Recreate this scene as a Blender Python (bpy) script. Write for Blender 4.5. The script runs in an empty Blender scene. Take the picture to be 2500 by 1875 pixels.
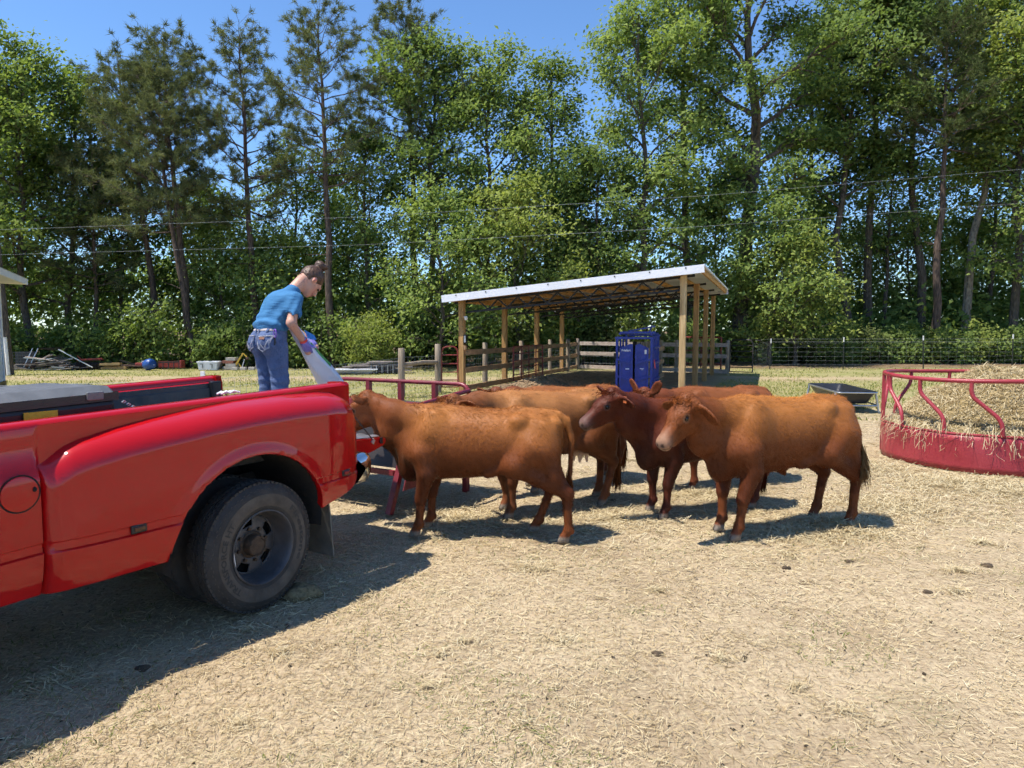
import bpy, bmesh, math, random
import numpy as np
from mathutils import Vector, Matrix
R = math.radians
rng = np.random.default_rng(7)
random.seed(7)
SC = bpy.context.scene
COL = SC.collection

# ------------------------------------------------------------------ camera
CAM_H = 1.67
cam = bpy.data.cameras.new('camera')
cam.sensor_width = 36.0
cam.lens = 24.77
cam.clip_start = 0.05
cam.clip_end = 3000.0
camo = bpy.data.objects.new('camera', cam)
COL.objects.link(camo)
camo.location = (0, 0, CAM_H)
camo.rotation_euler = (R(90 - 4.4), 0, 0)
SC.camera = camo

# ------------------------------------------------------------------ sky and sun
LIGHT_DIR = Vector((0.45, 0.15, -1.0)).normalized()      # the way the light travels
SUN_EL = math.asin(-LIGHT_DIR.z)
SUN_ROT = math.atan2(-LIGHT_DIR.x, -LIGHT_DIR.y)
world = bpy.data.worlds.new('World')
SC.world = world
world.use_nodes = True
wn = world.node_tree.nodes
wl = world.node_tree.links
bg = wn['Background']
sky = wn.new('ShaderNodeTexSky')
sky.sky_type = 'NISHITA'
sky.sun_disc = False
sky.sun_elevation = SUN_EL
sky.sun_rotation = SUN_ROT
sky.altitude = 60.0
sky.air_density = 1.0
sky.dust_density = 0.05
sky.ozone_density = 4.0
tint = wn.new('ShaderNodeMixRGB')
tint.blend_type = 'MULTIPLY'
tint.inputs[0].default_value = 1.0
tint.inputs[2].default_value = (.80, .98, 1.15, 1)
wl.new(sky.outputs[0], tint.inputs[1])
wl.new(tint.outputs[0], bg.inputs['Color'])
bg.inputs['Strength'].default_value = 0.12
sun = bpy.data.lights.new('sun', 'SUN')
sun.energy = 4.7
sun.angle = R(0.53)
sun.color = (1.0, 0.94, 0.85)
suno = bpy.data.objects.new('sun', sun)
COL.objects.link(suno)
suno.rotation_euler = LIGHT_DIR.to_track_quat('-Z', 'Y').to_euler()
suno.location = (-20, -4, 40)

SC.view_settings.view_transform = 'Standard'
SC.view_settings.look = 'None'
SC.view_settings.gamma = 1.0
SC.view_settings.exposure = 0.62
SC.view_settings.use_curve_mapping = False
SC.cycles.use_denoising = True
SC.cycles.denoising_prefilter = 'FAST'
SC.cycles.use_light_tree = False
SC.cycles.max_bounces = 4
SC.cycles.diffuse_bounces = 2
SC.cycles.transmission_bounces = 3
SC.cycles.glossy_bounces = 3
SC.cycles.use_adaptive_sampling = True
SC.cycles.adaptive_threshold = .03
SC.cycles.transparent_max_bounces = 6
SC.cycles.sample_clamp_indirect = 6.0

# ------------------------------------------------------------------ materials
MATS = {}
class NT:
    """small helper for building node trees"""
    def __init__(s, name):
        s.m = bpy.data.materials.new(name)
        s.m.use_nodes = True
        s.t = s.m.node_tree
        s.n = s.t.nodes
        s.l = s.t.links
        s.b = s.n['Principled BSDF']
        s.out = s.n['Material Output']
        MATS[name] = s.m
        s._co = None
    def co(s, kind='Object'):
        if s._co is None:
            s._co = s.n.new('ShaderNodeTexCoord')
        return s._co.outputs[kind]
    def put(s, sock, v):
        if isinstance(v, bpy.types.NodeSocket):
            s.l.new(v, sock)
        elif isinstance(v, (tuple, list)) and len(v) == 3 and sock.type == 'RGBA':
            sock.default_value = (*v, 1)
        else:
            sock.default_value = v
    def map(s, scale=(1, 1, 1), rot=(0, 0, 0), loc=(0, 0, 0), kind='Object'):
        q = s.n.new('ShaderNodeMapping')
        s.l.new(s.co(kind), q.inputs['Vector'])
        q.inputs['Scale'].default_value = scale
        q.inputs['Rotation'].default_value = rot
        q.inputs['Location'].default_value = loc
        return q.outputs[0]
    def noise(s, scale, detail=4, rough=.55, vec=None, dist=0.0, out='Fac'):
        q = s.n.new('ShaderNodeTexNoise')
        q.inputs['Scale'].default_value = scale
        q.inputs['Detail'].default_value = detail
        q.inputs['Roughness'].default_value = rough
        q.inputs['Distortion'].default_value = dist
        s.l.new(vec if vec is not None else s.co(), q.inputs['Vector'])
        return q.outputs[out]
    def vor(s, scale, vec=None, feat='F1', out='Distance'):
        q = s.n.new('ShaderNodeTexVoronoi')
        q.feature = feat
        q.inputs['Scale'].default_value = scale
        s.l.new(vec if vec is not None else s.co(), q.inputs['Vector'])
        return q.outputs[out]
    def wave(s, scale, vec=None, dist=2.0, detail=2.0, dirn='X'):
        q = s.n.new('ShaderNodeTexWave')
        q.bands_direction = dirn
        q.inputs['Scale'].default_value = scale
        q.inputs['Distortion'].default_value = dist
        q.inputs['Detail'].default_value = detail
        s.l.new(vec if vec is not None else s.co(), q.inputs['Vector'])
        return q.outputs['Fac']
    def ramp(s, fac, a, b, lo=0.0, hi=1.0):
        q = s.n.new('ShaderNodeMapRange')
        q.clamp = True
        s.put(q.inputs['Value'], fac)
        q.inputs['From Min'].default_value = a
        q.inputs['From Max'].default_value = b
        q.inputs['To Min'].default_value = lo
        q.inputs['To Max'].default_value = hi
        return q.outputs[0]
    def math(s, op, a, b=None):
        q = s.n.new('ShaderNodeMath')
        q.operation = op
        s.put(q.inputs[0], a)
        if b is not None:
            s.put(q.inputs[1], b)
        return q.outputs[0]
    def mix(s, fac, a, b, mode='MIX'):
        q = s.n.new('ShaderNodeMixRGB')
        q.blend_type = mode
        s.put(q.inputs[0], fac)
        s.put(q.inputs[1], a)
        s.put(q.inputs[2], b)
        return q.outputs[0]
    def bump(s, h, strength=.3, dist=.01):
        q = s.n.new('ShaderNodeBump')
        q.inputs['Strength'].default_value = strength
        q.inputs['Distance'].default_value = dist
        s.l.new(h, q.inputs['Height'])
        s.l.new(q.outputs[0], s.b.inputs['Normal'])
    def attr(s, name='col', out='Color'):
        q = s.n.new('ShaderNodeAttribute')
        q.attribute_name = name
        return q.outputs[out]
    def set(s, **k):
        names = dict(base='Base Color', rough='Roughness', metal='Metallic', spec='Specular IOR Level',
                     coat='Coat Weight', coatr='Coat Roughness', sheen='Sheen Weight', sss='Subsurface Weight')
        for a, v in k.items():
            s.put(s.b.inputs[names[a]], v)
        return s

def plain(name, base, rough=.6, metal=0.0, var=.25, nscale=6.0, bumps=.15, spec=.5):
    """a surface with blotchy tone, slightly uneven gloss and fine relief"""
    t = NT(name)
    n = t.noise(nscale, 5, .6)
    n2 = t.noise(nscale * 9, 3, .6)
    dark = tuple(c * (1 - var) for c in base)
    lite = tuple(min(1, c * (1 + var * .7)) for c in base)
    c = t.mix(t.ramp(n, .3, .7), dark, lite)
    t.set(base=c, rough=t.ramp(n2, .3, .7, max(0, rough - .1), min(1, rough + .1)), metal=metal, spec=spec)
    if bumps:
        t.bump(n2, bumps, .004)
    return t

def wood(name, base, dark, grain=18.0, axis='Z'):
    t = NT(name)
    sc = {'Z': (grain, grain, 1.3), 'X': (1.3, grain, grain), 'Y': (grain, 1.3, grain)}[axis]
    v = t.map(sc)
    n = t.noise(1.0, 6, .65, v, .6)
    blot = t.noise(1.1, 3)
    c = t.mix(t.ramp(n, .35, .68), dark, base)
    c = t.mix(t.ramp(blot, .35, .75, 0, .35), c, tuple(x * .62 for x in base))
    t.set(base=c, rough=.8, spec=.2)
    t.bump(n, .35, .006)
    return t

wood('post_wood', (.50, .30, .125), (.27, .14, .05), 16)
wood('pale_post_wood', (.60, .44, .23), (.36, .23, .10), 16)
wood('grey_post_wood', (.38, .31, .23), (.19, .145, .10), 14)
wood('rail_wood', (.48, .30, .16), (.27, .15, .075), 12, 'X')
wood('rail_wood_deep', (.48, .30, .16), (.27, .15, .075), 12, 'Y')
wood('grey_rail_wood', (.56, .48, .42), (.34, .27, .22), 12, 'X')
wood('purlin_wood', (.62, .36, .14), (.40, .2, .07), 12, 'Y')
wood('scrap_wood', (.34, .29, .25), (.13, .11, .1), 12, 'X')
wood('yellow_board', (.55, .38, .18), (.35, .22, .1), 12, 'X')
plain('truss_steel', (.016, .016, .018), .5, .3)
plain('gate_red', (.22, .028, .022), .45, 0, .35)
plain('gate_dark', (.035, .028, .026), .5, .2)
plain('galvanised', (.50, .52, .54), .38, .85, .2)
plain('wire_steel', (.40, .41, .41), .6, 0, .1, bumps=0)
plain('tpost_green', (.022, .026, .022), .6)
plain('white_cap', (.78, .78, .76), .5)
plain('white_paint', (.74, .76, .80), .45, 0, .06, 2.0)
plain('soffit_paint', (.72, .68, .58), .6, 0, .08, 2.0)
plain('black_plastic', (.012, .013, .015), .42, 0, .3, 14)
plain('grey_plastic', (.055, .057, .06), .5, 0, .25, 9)
plain('lid_plastic', (.13, .135, .14), .48, 0, .25, 9)
plain('rubber', (.042, .038, .035), .72, 0, .35, 12, .3, .35)
plain('mud_flap', (.17, .155, .13), .75, 0, .4, 5)
plain('rim_steel', (.085, .082, .086), .5, .35, .35, 7)
plain('rust_hub', (.085, .055, .036), .7, .3, .5, 26, .4)
plain('void_black', (.008, .008, .008), .9)
plain('underbody', (.018, .017, .016), .85)
plain('amber_lens', (.10, .035, .016), .22, 0, .2, 20)
plain('red_lens', (.25, .008, .008), .15, 0, .2)
plain('glass_dark', (.015, .02, .022), .06)
plain('yellow_label', (.42, .36, .02), .6, 0, .2, 30)
plain('tub_dark', (.016, .018, .024), .36, 0, .3, 5)
plain('yellow_steel', (.56, .36, .05), .5)
plain('blue_plastic', (.02, .08, .30), .4)
plain('rust_red', (.26, .035, .028), .6, 0, .4, 12)
plain('rust_iron', (.075, .042, .03), .8, .2, .5, 10)
plain('brick_red', (.30, .12, .08), .85, 0, .4, 14)
plain('concrete', (.42, .39, .34), .85, 0, .3, 8)
plain('soil_dung', (.085, .058, .033), .95, 0, .6, 34, .8)
plain('dung_straw', (.20, .15, .075), .95, 0, .6, 40, .8)
plain('hoof', (.21, .18, .15), .55, 0, .4, 30)
plain('eye_dark', (.008, .006, .005), .08, 0, .1)
plain('tag_orange', (.62, .16, .05), .5)
plain('udder_skin', (.62, .45, .36), .6, 0, .15, 30)
plain('leather_patch', (.22, .10, .055), .6)
plain('thread', (.52, .52, .56), .7)
plain('belt_cloth', (.42, .37, .36), .8)
plain('wrist_red', (.68, .07, .045), .55)
plain('clip_purple', (.22, .10, .52), .35)
plain('bag_white', (.70, .71, .78), .42, 0, .08, 5)
plain('bag_green', (.12, .34, .08), .45, 0, .3, 16)
plain('bag_blue', (.06, .25, .62), .45)
plain('decal_white', (.74, .75, .78), .5, 0, .05)
plain('cable_black', (.02, .02, .02), .5)
plain('sensor_white', (.7, .7, .68), .5)
plain('leaf_litter', (.30, .20, .11), .95, 0, .5, 22, .8)

t = NT('chrome'); t.set(base=(.66, .65, .62), metal=1.0, rough=t.ramp(t.noise(9, 4), .3, .7, .07, .2))
t = NT('truck_red')
n = t.noise(2.2, 5); d = t.noise(26, 4)
xyz = t.n.new('ShaderNodeSeparateXYZ'); t.l.new(t.co(), xyz.inputs[0])
low = t.ramp(xyz.outputs['Z'], .40, .95, 1, 0)
dust = t.math('MULTIPLY', t.math('ADD', t.math('MULTIPLY', low, .045), .003), t.ramp(n, .3, .75, .1, 1.0))
dust = t.math('MULTIPLY', dust, t.ramp(d, .25, .7, .5, 1.0))
scr = t.ramp(t.noise(1.0, 5, .7, t.map((3, 3, 40))), .70, .78, 0, .2)
c = t.mix(dust, (.42, .003, .005), (.30, .2, .12))
c = t.mix(scr, c, (.55, .06, .05))
t.set(base=c, rough=t.ramp(n, .3, .7, .30, .40), coat=.9, coatr=t.ramp(n, .3, .7, .008, .03), spec=.08)
t = NT('feeder_red')
n = t.noise(3.4, 5); n2 = t.noise(34, 5, .7)
c = t.mix(t.ramp(n, .3, .7), (.27, .022, .032), (.36, .045, .055))
c = t.mix(t.ramp(n2, .66, .74, 0, .65), c, (.42, .22, .19))
c = t.mix(t.ramp(t.noise(1.0, 5, .7, t.map((2, 2, 26), (0, .6, 0))), .68, .74, 0, .5), c, (.48, .23, .22))
t.set(base=c, rough=.42, spec=.45)
t.bump(t.noise(4.5, 3), .25, .03)
plain('bunk_red', (.19, .017, .026), .45, 0, .35, 7)
t = NT('chute_blue')
n = t.noise(6, 4)
t.set(base=t.mix(t.ramp(n, .3, .7), (.012, .028, .22), (.018, .045, .33)), rough=.4)
t = NT('roof_metal')
t.set(base=t.mix(t.ramp(t.noise(1.5, 4), .3, .7), (.60, .62, .66), (.70, .72, .76)), metal=.15, rough=.42)
t = NT('roof_underside')
t.set(base=(.66, .62, .56), metal=.2, rough=.45)

# bark
def bark(name, a, b, sc=(7, 7, 1.6), st=.9):
    t = NT(name)
    v = t.map(sc)
    n = t.noise(1.4, 6, .65, v, .4)
    vr = t.vor(2.0, v)
    h = t.math('ADD', n, t.math('MULTIPLY', vr, .5))
    t.set(base=t.mix(t.ramp(h, .4, .95), a, b), rough=.92, spec=.15)
    t.bump(h, st, .03)
bark('pine_bark', (.032, .024, .020), (.135, .098, .078))
bark('tree_bark', (.035, .029, .024), (.14, .115, .092), (9, 9, 2.2))
bark('pale_bark', (.10, .085, .07), (.30, .26, .21), (5, 5, 3.0), .5)

def leafmat(name, trans=.38, gloss=.06, tint=(1.25, 1.3, .55)):
    t = NT(name)
    t.n.remove(t.b)
    c = t.attr('col')
    df = t.n.new('ShaderNodeBsdfDiffuse'); t.put(df.inputs['Color'], c)
    tr = t.n.new('ShaderNodeBsdfTranslucent')
    t.put(tr.inputs['Color'], t.mix(1.0, c, tint, 'MULTIPLY'))
    ms = t.n.new('ShaderNodeMixShader'); ms.inputs[0].default_value = trans
    t.l.new(df.outputs[0], ms.inputs[1]); t.l.new(tr.outputs[0], ms.inputs[2])
    last = ms
    if gloss:
        gl = t.n.new('ShaderNodeBsdfGlossy'); gl.inputs['Roughness'].default_value = .38; t.put(gl.inputs['Color'], (.9, .95, .9))
        m2 = t.n.new('ShaderNodeMixShader'); m2.inputs[0].default_value = gloss
        t.l.new(ms.outputs[0], m2.inputs[1]); t.l.new(gl.outputs[0], m2.inputs[2]); last = m2
    t.l.new(last.outputs[0], t.out.inputs['Surface'])
leafmat('leaf', .42, 0, (1.2, 1.25, .6))
leafmat('needle', .25, 0, (1.1, 1.15, .6))
leafmat('straw', .15, 0, (1.1, 1.0, .8))
leafmat('cow_hair', .05, 0, (1, 1, 1))

# ------------------------------------------------------------------ mesh helpers
class G:
    """collects plain geometry in world metres"""
    def __init__(s):
        s.v = []
        s.f = []
    def add(s, vs, fs):
        o = len(s.v)
        s.v += [tuple(float(c) for c in p) for p in vs]
        s.f += [tuple(i + o for i in q) for q in fs]
        return s
    def box(s, c, d, M=None):
        x, y, z = d[0] / 2, d[1] / 2, d[2] / 2
        vs = [Vector((a * x, b * y, e * z)) for a in (-1, 1) for b in (-1, 1) for e in (-1, 1)]
        if M is not None:
            vs = [M @ p for p in vs]
        vs = [p + Vector(c) for p in vs]
        return s.add(vs, [(0, 1, 3, 2), (4, 6, 7, 5), (0, 4, 5, 1), (2, 3, 7, 6), (0, 2, 6, 4), (1, 5, 7, 3)])
    def beam(s, a, b, w, h, up=(0, 0, 1), ch=0.0):
        """bar from a to b, w wide and h high, with chamfered long edges when ch > 0"""
        a = Vector(a); b = Vector(b)
        d = (b - a).normalized()
        up = Vector(up)
        side = d.cross(up)
        if side.length < 1e-4:
            side = d.cross(Vector((0, 1, 0)))
        side.normalize()
        u = side.cross(d).normalized()
        x, y = w / 2, h / 2
        if ch > 0:
            pr = [(-x + ch, -y), (x - ch, -y), (x, -y + ch), (x, y - ch), (x - ch, y), (-x + ch, y), (-x, y - ch), (-x, -y + ch)]
        else:
            pr = [(-x, -y), (x, -y), (x, y), (-x, y)]
        n = len(pr)
        vs = [p + side * q[0] + u * q[1] for p in (a, b) for q in pr]
        fs = [(i, (i + 1) % n, n + (i + 1) % n, n + i) for i in range(n)]
        fs += [tuple(range(n))[::-1], tuple(range(n, 2 * n))]
        return s.add(vs, fs)
    def tube(s, path, r, n=8, caps=True, flat=1.0):
        pts = [Vector(p) for p in path]
        rs = r if isinstance(r, (list, tuple, np.ndarray)) else [r] * len(pts)
        vs = []; fs = []
        ref = None
        for i, p in enumerate(pts):
            d = (pts[min(i + 1, len(pts) - 1)] - pts[max(i - 1, 0)]).normalized()
            if ref is None:
                ref = Vector((0, 0, 1)) if abs(d.z) < .9 else Vector((1, 0, 0))
            x = (ref - d * ref.dot(d)).normalized()
            ref = x
            y = d.cross(x)
            for k in range(n):
                t = 2 * math.pi * k / n
                vs.append(p + (x * math.cos(t) + y * math.sin(t) * flat) * rs[i])
        for i in range(len(pts) - 1):
            for k in range(n):
                fs.append((i * n + k, i * n + (k + 1) % n, (i + 1) * n + (k + 1) % n, (i + 1) * n + k))
        if caps:
            fs += [tuple(range(n))[::-1], tuple(range((len(pts) - 1) * n, len(pts) * n))]
        return s.add(vs, fs)
    def grid(s, fn, us, ws, close_u=False, close_w=False):
        nu, nw = len(us), len(ws)
        vs = [fn(u, w) for u in us for w in ws]
        fs = []
        for i in range(nu if close_u else nu - 1):
            for j in range(nw if close_w else nw - 1):
                a = i * nw + j; b = i * nw + (j + 1) % nw
                c = ((i + 1) % nu) * nw + (j + 1) % nw; d = ((i + 1) % nu) * nw + j
                fs.append((a, b, c, d))
        return s.add(vs, fs)
    def lathe(s, prof, M, n=48):
        """profile of (radius, height) spun about local Z, placed by matrix M"""
        return s.grid(lambda p, t: M @ Vector((p[0] * math.cos(t), p[0] * math.sin(t), p[1])),
                      prof, [2 * math.pi * k / n for k in range(n)], close_w=True)
    def blob(s, c, r, n=10, m=8, rough=.0, seed=0, M=None):
        rr = random.Random(seed)
        def fn(a, b):
            k = 1 + rough * (rr.random() - .5)
            q = Vector((r[0] * math.sin(a) * math.cos(b) * k, r[1] * math.sin(a) * math.sin(b) * k, r[2] * math.cos(a) * k))
            if M is not None:
                q = M @ q
            return q + Vector(c)
        return s.grid(fn, [math.pi * (i + .02) / (m + .04) for i in range(m + 1)], [2 * math.pi * k / n for k in range(n)], close_w=True)

def link(name, me, mat, root=None, smooth=False):
    if mat is not None:
        for q in (mat if isinstance(mat, (list, tuple)) else [mat]):
            me.materials.append(MATS[q])
    if smooth and len(me.polygons):
        me.polygons.foreach_set('use_smooth', np.ones(len(me.polygons), dtype=bool))
    o = bpy.data.objects.new(name, me)
    COL.objects.link(o)
    if root is not None:
        o.parent = root
    return o

def off(root):
    """world place of a thing's base, which its parts' points are measured from"""
    p = Vector((0, 0, 0))
    while root is not None:
        p += root.location
        root = root.parent
    return p

def part(name, g, mat, root=None, smooth=False, bevel=0.0, label=None):
    """one mesh object from world-space geometry, parented to root (roots are not rotated)"""
    o = off(root) if root is not None else Vector((0, 0, 0))
    me = bpy.data.meshes.new(name)
    me.from_pydata([(p[0] - o.x, p[1] - o.y, p[2] - o.z) for p in g.v], [], g.f)
    me.update()
    ob = link(name, me, mat, root, smooth)
    if smooth and bevel == 0:
        try:
            me.set_sharp_from_angle(angle=R(42))
        except Exception:
            pass
    if bevel:
        b = ob.modifiers.new('bevel', 'BEVEL')
        b.width = bevel
        b.segments = 2
        b.limit_method = 'ANGLE'
        b.angle_limit = R(40)
        if smooth:
            b.harden_normals = False
    if label:
        ob['label'] = label
    return ob

def tag(o, label, cat=None, group=None, kind=None):
    if label: o['label'] = label
    if cat: o['category'] = cat
    if group: o['group'] = group
    if kind: o['kind'] = kind
    return o

ORD = ('first', 'second', 'third', 'fourth', 'fifth', 'sixth', 'seventh', 'eighth', 'ninth', 'tenth', 'eleventh', 'twelfth', 'thirteenth', 'fourteenth', 'fifteenth', 'sixteenth', 'seventeenth', 'eighteenth', 'nineteenth', 'twentieth')
def thing(name, label, cat, loc, group=None, rotz=0.0):
    o = bpy.data.objects.new(name, None)
    o.empty_display_size = .2
    COL.objects.link(o)
    o.location = loc
    o.rotation_euler = (0, 0, rotz)
    return tag(o, label, cat, group)

def npmesh(name, V, F, mat, root=None, col=None, smooth=False):
    """fast mesh from arrays: V (n,3), F (m,3) or (m,4), col (n,3) point colours"""
    V = np.ascontiguousarray(V, dtype=np.float32); F = np.ascontiguousarray(F, dtype=np.int32)
    me = bpy.data.meshes.new(name)
    k = F.shape[1]
    me.vertices.add(len(V)); me.loops.add(F.size); me.polygons.add(len(F))
    me.vertices.foreach_set('co', V.ravel())
    me.loops.foreach_set('vertex_index', F.ravel())
    me.polygons.foreach_set('loop_start', np.arange(0, F.size, k, dtype=np.int32))
    me.polygons.foreach_set('loop_total', np.full(len(F), k, dtype=np.int32))
    if col is not None:
        a = me.attributes.new('col', 'FLOAT_COLOR', 'POINT')
        c4 = np.ones((len(V), 4), dtype=np.float32); c4[:, :3] = col
        a.data.foreach_set('color', c4.ravel())
    me.update()
    return link(name, me, mat, root, smooth)

def vnoise(x, y, seed=0):
    """smooth value noise on arrays"""
    xi = np.floor(x).astype(np.int64); yi = np.floor(y).astype(np.int64)
    fx = x - xi; fy = y - yi
    fx = fx * fx * (3 - 2 * fx); fy = fy * fy * (3 - 2 * fy)
    def h(a, b):
        n = (a * 374761393 + b * 668265263 + seed * 1442695041) & 0x7fffffff
        n = ((n ^ (n >> 13)) * 1274126177) & 0x7fffffff
        return ((n ^ (n >> 16)) & 0xffff) / 65535.0
    return (h(xi, yi) * (1 - fx) + h(xi + 1, yi) * fx) * (1 - fy) + (h(xi, yi + 1) * (1 - fx) + h(xi + 1, yi + 1) * fx) * fy

def fbm(x, y, oct=4, seed=0):
    s = 0; a = .5; t = 0
    for i in range(oct):
        s = s + a * vnoise(x * 2 ** i, y * 2 ** i, seed + i); t += a; a *= .5
    return s / t

# ------------------------------------------------------------------ ground
def ground_height(x, y):
    x = np.asarray(x, dtype=float); y = np.asarray(y, dtype=float)
    near = np.clip((16 - y) / 8, 0, 1)
    z = (fbm(x * 1.1 + 40, y * 1.1 + 40, 4, 3) - .5) * (.035 + .03 * near) - .016
    z += (fbm(x * 7 + 9, y * 7 + 9, 3, 11) - .5) * .022 * near
    # manure and soil heaped along the fence inside the shed
    ax, ay, bx, by = -1.0, 16.6, 1.9, 24.5
    t = np.clip(((x - ax) * (bx - ax) + (y - ay) * (by - ay)) / ((bx - ax) ** 2 + (by - ay) ** 2), 0, 1)
    d = np.hypot(x - ax - t * (bx - ax) - .55, y - ay - t * (by - ay))
    z += np.exp(-(d / .75) ** 2) * (.20 + .26 * fbm(x * 1.7 + 3, y * 1.7, 4, 21) * np.exp(-((t - .3) / .6) ** 2))
    return z

def axis_steps(lo, hi, d0, d1, far):
    a = [0.0]
    c = list(np.arange(lo, hi, d0))
    g = d0; p = hi; up = []
    while p < far:
        up.append(p); g = min(g * 1.12, d1); p += g
    g = d0; p = lo; dn = []
    while p > -far:
        g = min(g * 1.12, d1); p -= g; dn.append(p)
    return np.array(sorted(dn) + c + up + [far])
gx = axis_steps(-5.0, 8.0, .10, 40, 900)
gy = axis_steps(1.5, 10.5, .10, 40, 900)
X, Y = np.meshgrid(gx, gy, indexing='ij')
Z = ground_height(X, Y)
nx, ny = X.shape
idx = np.arange(nx * ny).reshape(nx, ny)
F = np.stack([idx[:-1, :-1], idx[1:, :-1], idx[1:, 1:], idx[:-1, 1:]], -1).reshape(-1, 4)

t = NT('ground')
sp = t.n.new('ShaderNodeSeparateXYZ'); t.l.new(t.co(), sp.inputs[0])
Xs, Ys = sp.outputs['X'], sp.outputs['Y']
big = t.noise(.35, 4); mid = t.noise(2.3, 5, .6); fine = t.noise(38, 6, .7); straws = t.noise(1.0, 5, .7, t.map((70, 16, 1), (0, 0, .6)), .8)
straws2 = t.noise(1.0, 5, .7, t.map((18, 80, 1), (0, 0, .25)), .8)
sand = t.mix(t.ramp(mid, .32, .7), (.25, .18, .11), (.40, .30, .19))
sand = t.mix(t.ramp(straws, .42, .66, 0, .75), sand, (.55, .45, .285))
sand = t.mix(t.ramp(straws2, .46, .68, 0, .7), sand, (.58, .48, .31))
sand = t.mix(t.ramp(fine, .54, .68, 0, .75), sand, (.11, .078, .045))
sand = t.mix(t.ramp(t.noise(.8, 4, .6, t.map((1, 1, 1), loc=(11, 4, 0))), .50, .72, 0, .55), sand, (.23, .165, .10))
# grass beyond the pen: green with dry tracks
gr = t.mix(t.ramp(t.noise(11, 5, .7), .3, .7), (.15, .185, .05), (.30, .30, .11))
gr = t.mix(t.ramp(mid, .4, .75, 0, .7), gr, (.42, .33, .19))
gr = t.mix(t.ramp(t.noise(60, 4, .7), .3, .75, 0, .6), gr, (.20, .19, .07))
wav = t.math('ADD', Ys, t.math('MULTIPLY', t.math('SUBTRACT', big, .5), 7.0))
gf = t.ramp(wav, 12.5, 19.0, 0, .95)
gf = t.math('MULTIPLY', gf, t.ramp(t.noise(.9, 5, .65), .25, .6, .45, 1.0))
# sandy track crossing beyond the fence
trk = t.math('ABSOLUTE', t.math('SUBTRACT', t.math('ADD', Ys, t.math('MULTIPLY', t.math('SUBTRACT', t.noise(.15, 2), .5), 5.0)), 24.5))
gf = t.math('MULTIPLY', gf, t.ramp(trk, .5, 1.7, .18, 1.0))
# bare soil inside the shed
shx = t.math('SUBTRACT', Xs, t.math('MULTIPLY', t.math('SUBTRACT', Ys, 19.0), .36))
inshed = t.math('MULTIPLY', t.ramp(shx, -1.3, -.4), t.ramp(shx, 4.6, 5.8, 1, 0))
inshed = t.math('MULTIPLY', inshed, t.math('MULTIPLY', t.ramp(Ys, 14.5, 17), t.ramp(Ys, 28, 30, 1, 0)))
gf = t.math('MULTIPLY', gf, t.ramp(inshed, 0, 1, 1, .0))
col = t.mix(gf, sand, gr)
col = t.mix(t.math('MULTIPLY', inshed, t.ramp(mid, .3, .6, .35, .9)), col, (.20, .135, .08))
# leaf litter under the trees
lit = t.ramp(t.math('ADD', Ys, t.math('MULTIPLY', big, 3.0)), 31.5, 33.0)
col = t.mix(lit, col, t.mix(t.ramp(mid, .3, .7), (.11, .075, .045), (.26, .18, .10)))
# droppings trodden in, and thin green shoots
drop = t.ramp(t.vor(1.35, t.map((1, 1, 0))), .05, .09, 1, 0)
col = t.mix(t.math('MULTIPLY', drop, t.ramp(fine, .35, .55, 0, .8)), col, (.09, .06, .035))
shoots = t.math('MULTIPLY', t.ramp(t.noise(1.7, 4, .6, t.map((1, 1, 1), loc=(5, 3, 0))), .56, .72), t.ramp(t.noise(70, 3), .5, .7, 0, .6))
col = t.mix(shoots, col, (.16, .19, .06))
t.set(base=col, rough=.97, spec=.1)
t.bump(t.math('ADD', t.math('MULTIPLY', fine, .6), t.math('ADD', straws, straws2)), .55, .012)
gobj = npmesh('ground', np.stack([X, Y, Z], -1).reshape(-1, 3), F, 'ground', smooth=True)
gobj['kind'] = 'structure'
tag(gobj, 'dry straw covered sandy ground of the cattle pen running out to grass')
# ------------------------------------------------------------------ trees
def leaf_quads(P, nrm, L, W, rg):
    """one four-sided leaf for every point"""
    n = len(P)
    a = rg.normal(size=(n, 3)); a[:, 2] -= .35
    a -= nrm * (a * nrm).sum(1)[:, None]
    a /= np.linalg.norm(a, axis=1)[:, None] + 1e-9
    b = np.cross(nrm, a)
    L = L[:, None]; W = W[:, None]
    fold = nrm * W * .18
    V = np.stack([P - a * L * .5, P + b * W * .5 - a * L * .06 + fold, P + a * L * .5, P - b * W * .5 - a * L * .06 + fold], 1)
    return V.reshape(-1, 3), np.arange(n * 4).reshape(-1, 4)

def unit(v):
    return v / (np.linalg.norm(v, axis=-1)[..., None] + 1e-9)

def leaf_cloud(cent, out, per, spread, size, cols, rg, flat=.6, aspect=.55):
    """leaves scattered round cluster centres; cols = (dark, light) of the leaf tissue"""
    nc = len(cent)
    n = nc * per
    ci = np.repeat(np.arange(nc), per)
    sp = spread * rg.uniform(.6, 1.3, nc)[ci]
    off_ = rg.normal(size=(n, 3)) * sp[:, None]
    off_[:, 2] *= flat
    off_[:, 2] -= .25 * sp * (np.hypot(off_[:, 0], off_[:, 1]) / (sp + 1e-6)) ** 1.0 * .5
    P = cent[ci] + off_
    nr = unit(rg.normal(size=(n, 3)) * .62 + out[ci] * .30 + np.array([-.42, -.38, .72]))
    L = size * rg.uniform(.65, 1.35, n)
    V, F = leaf_quads(P, nr, L, L * aspect * rg.uniform(.8, 1.2, n), rg)
    tone = np.clip(rg.normal(.5, .22, nc)[ci] * .55 + rg.uniform(0, 1, n) * .45, 0, 1)[:, None]
    C = np.array(cols[0]) * (1 - tone) + np.array(cols[1]) * tone
    return V, F, np.repeat(C, 4, axis=0)

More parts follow.
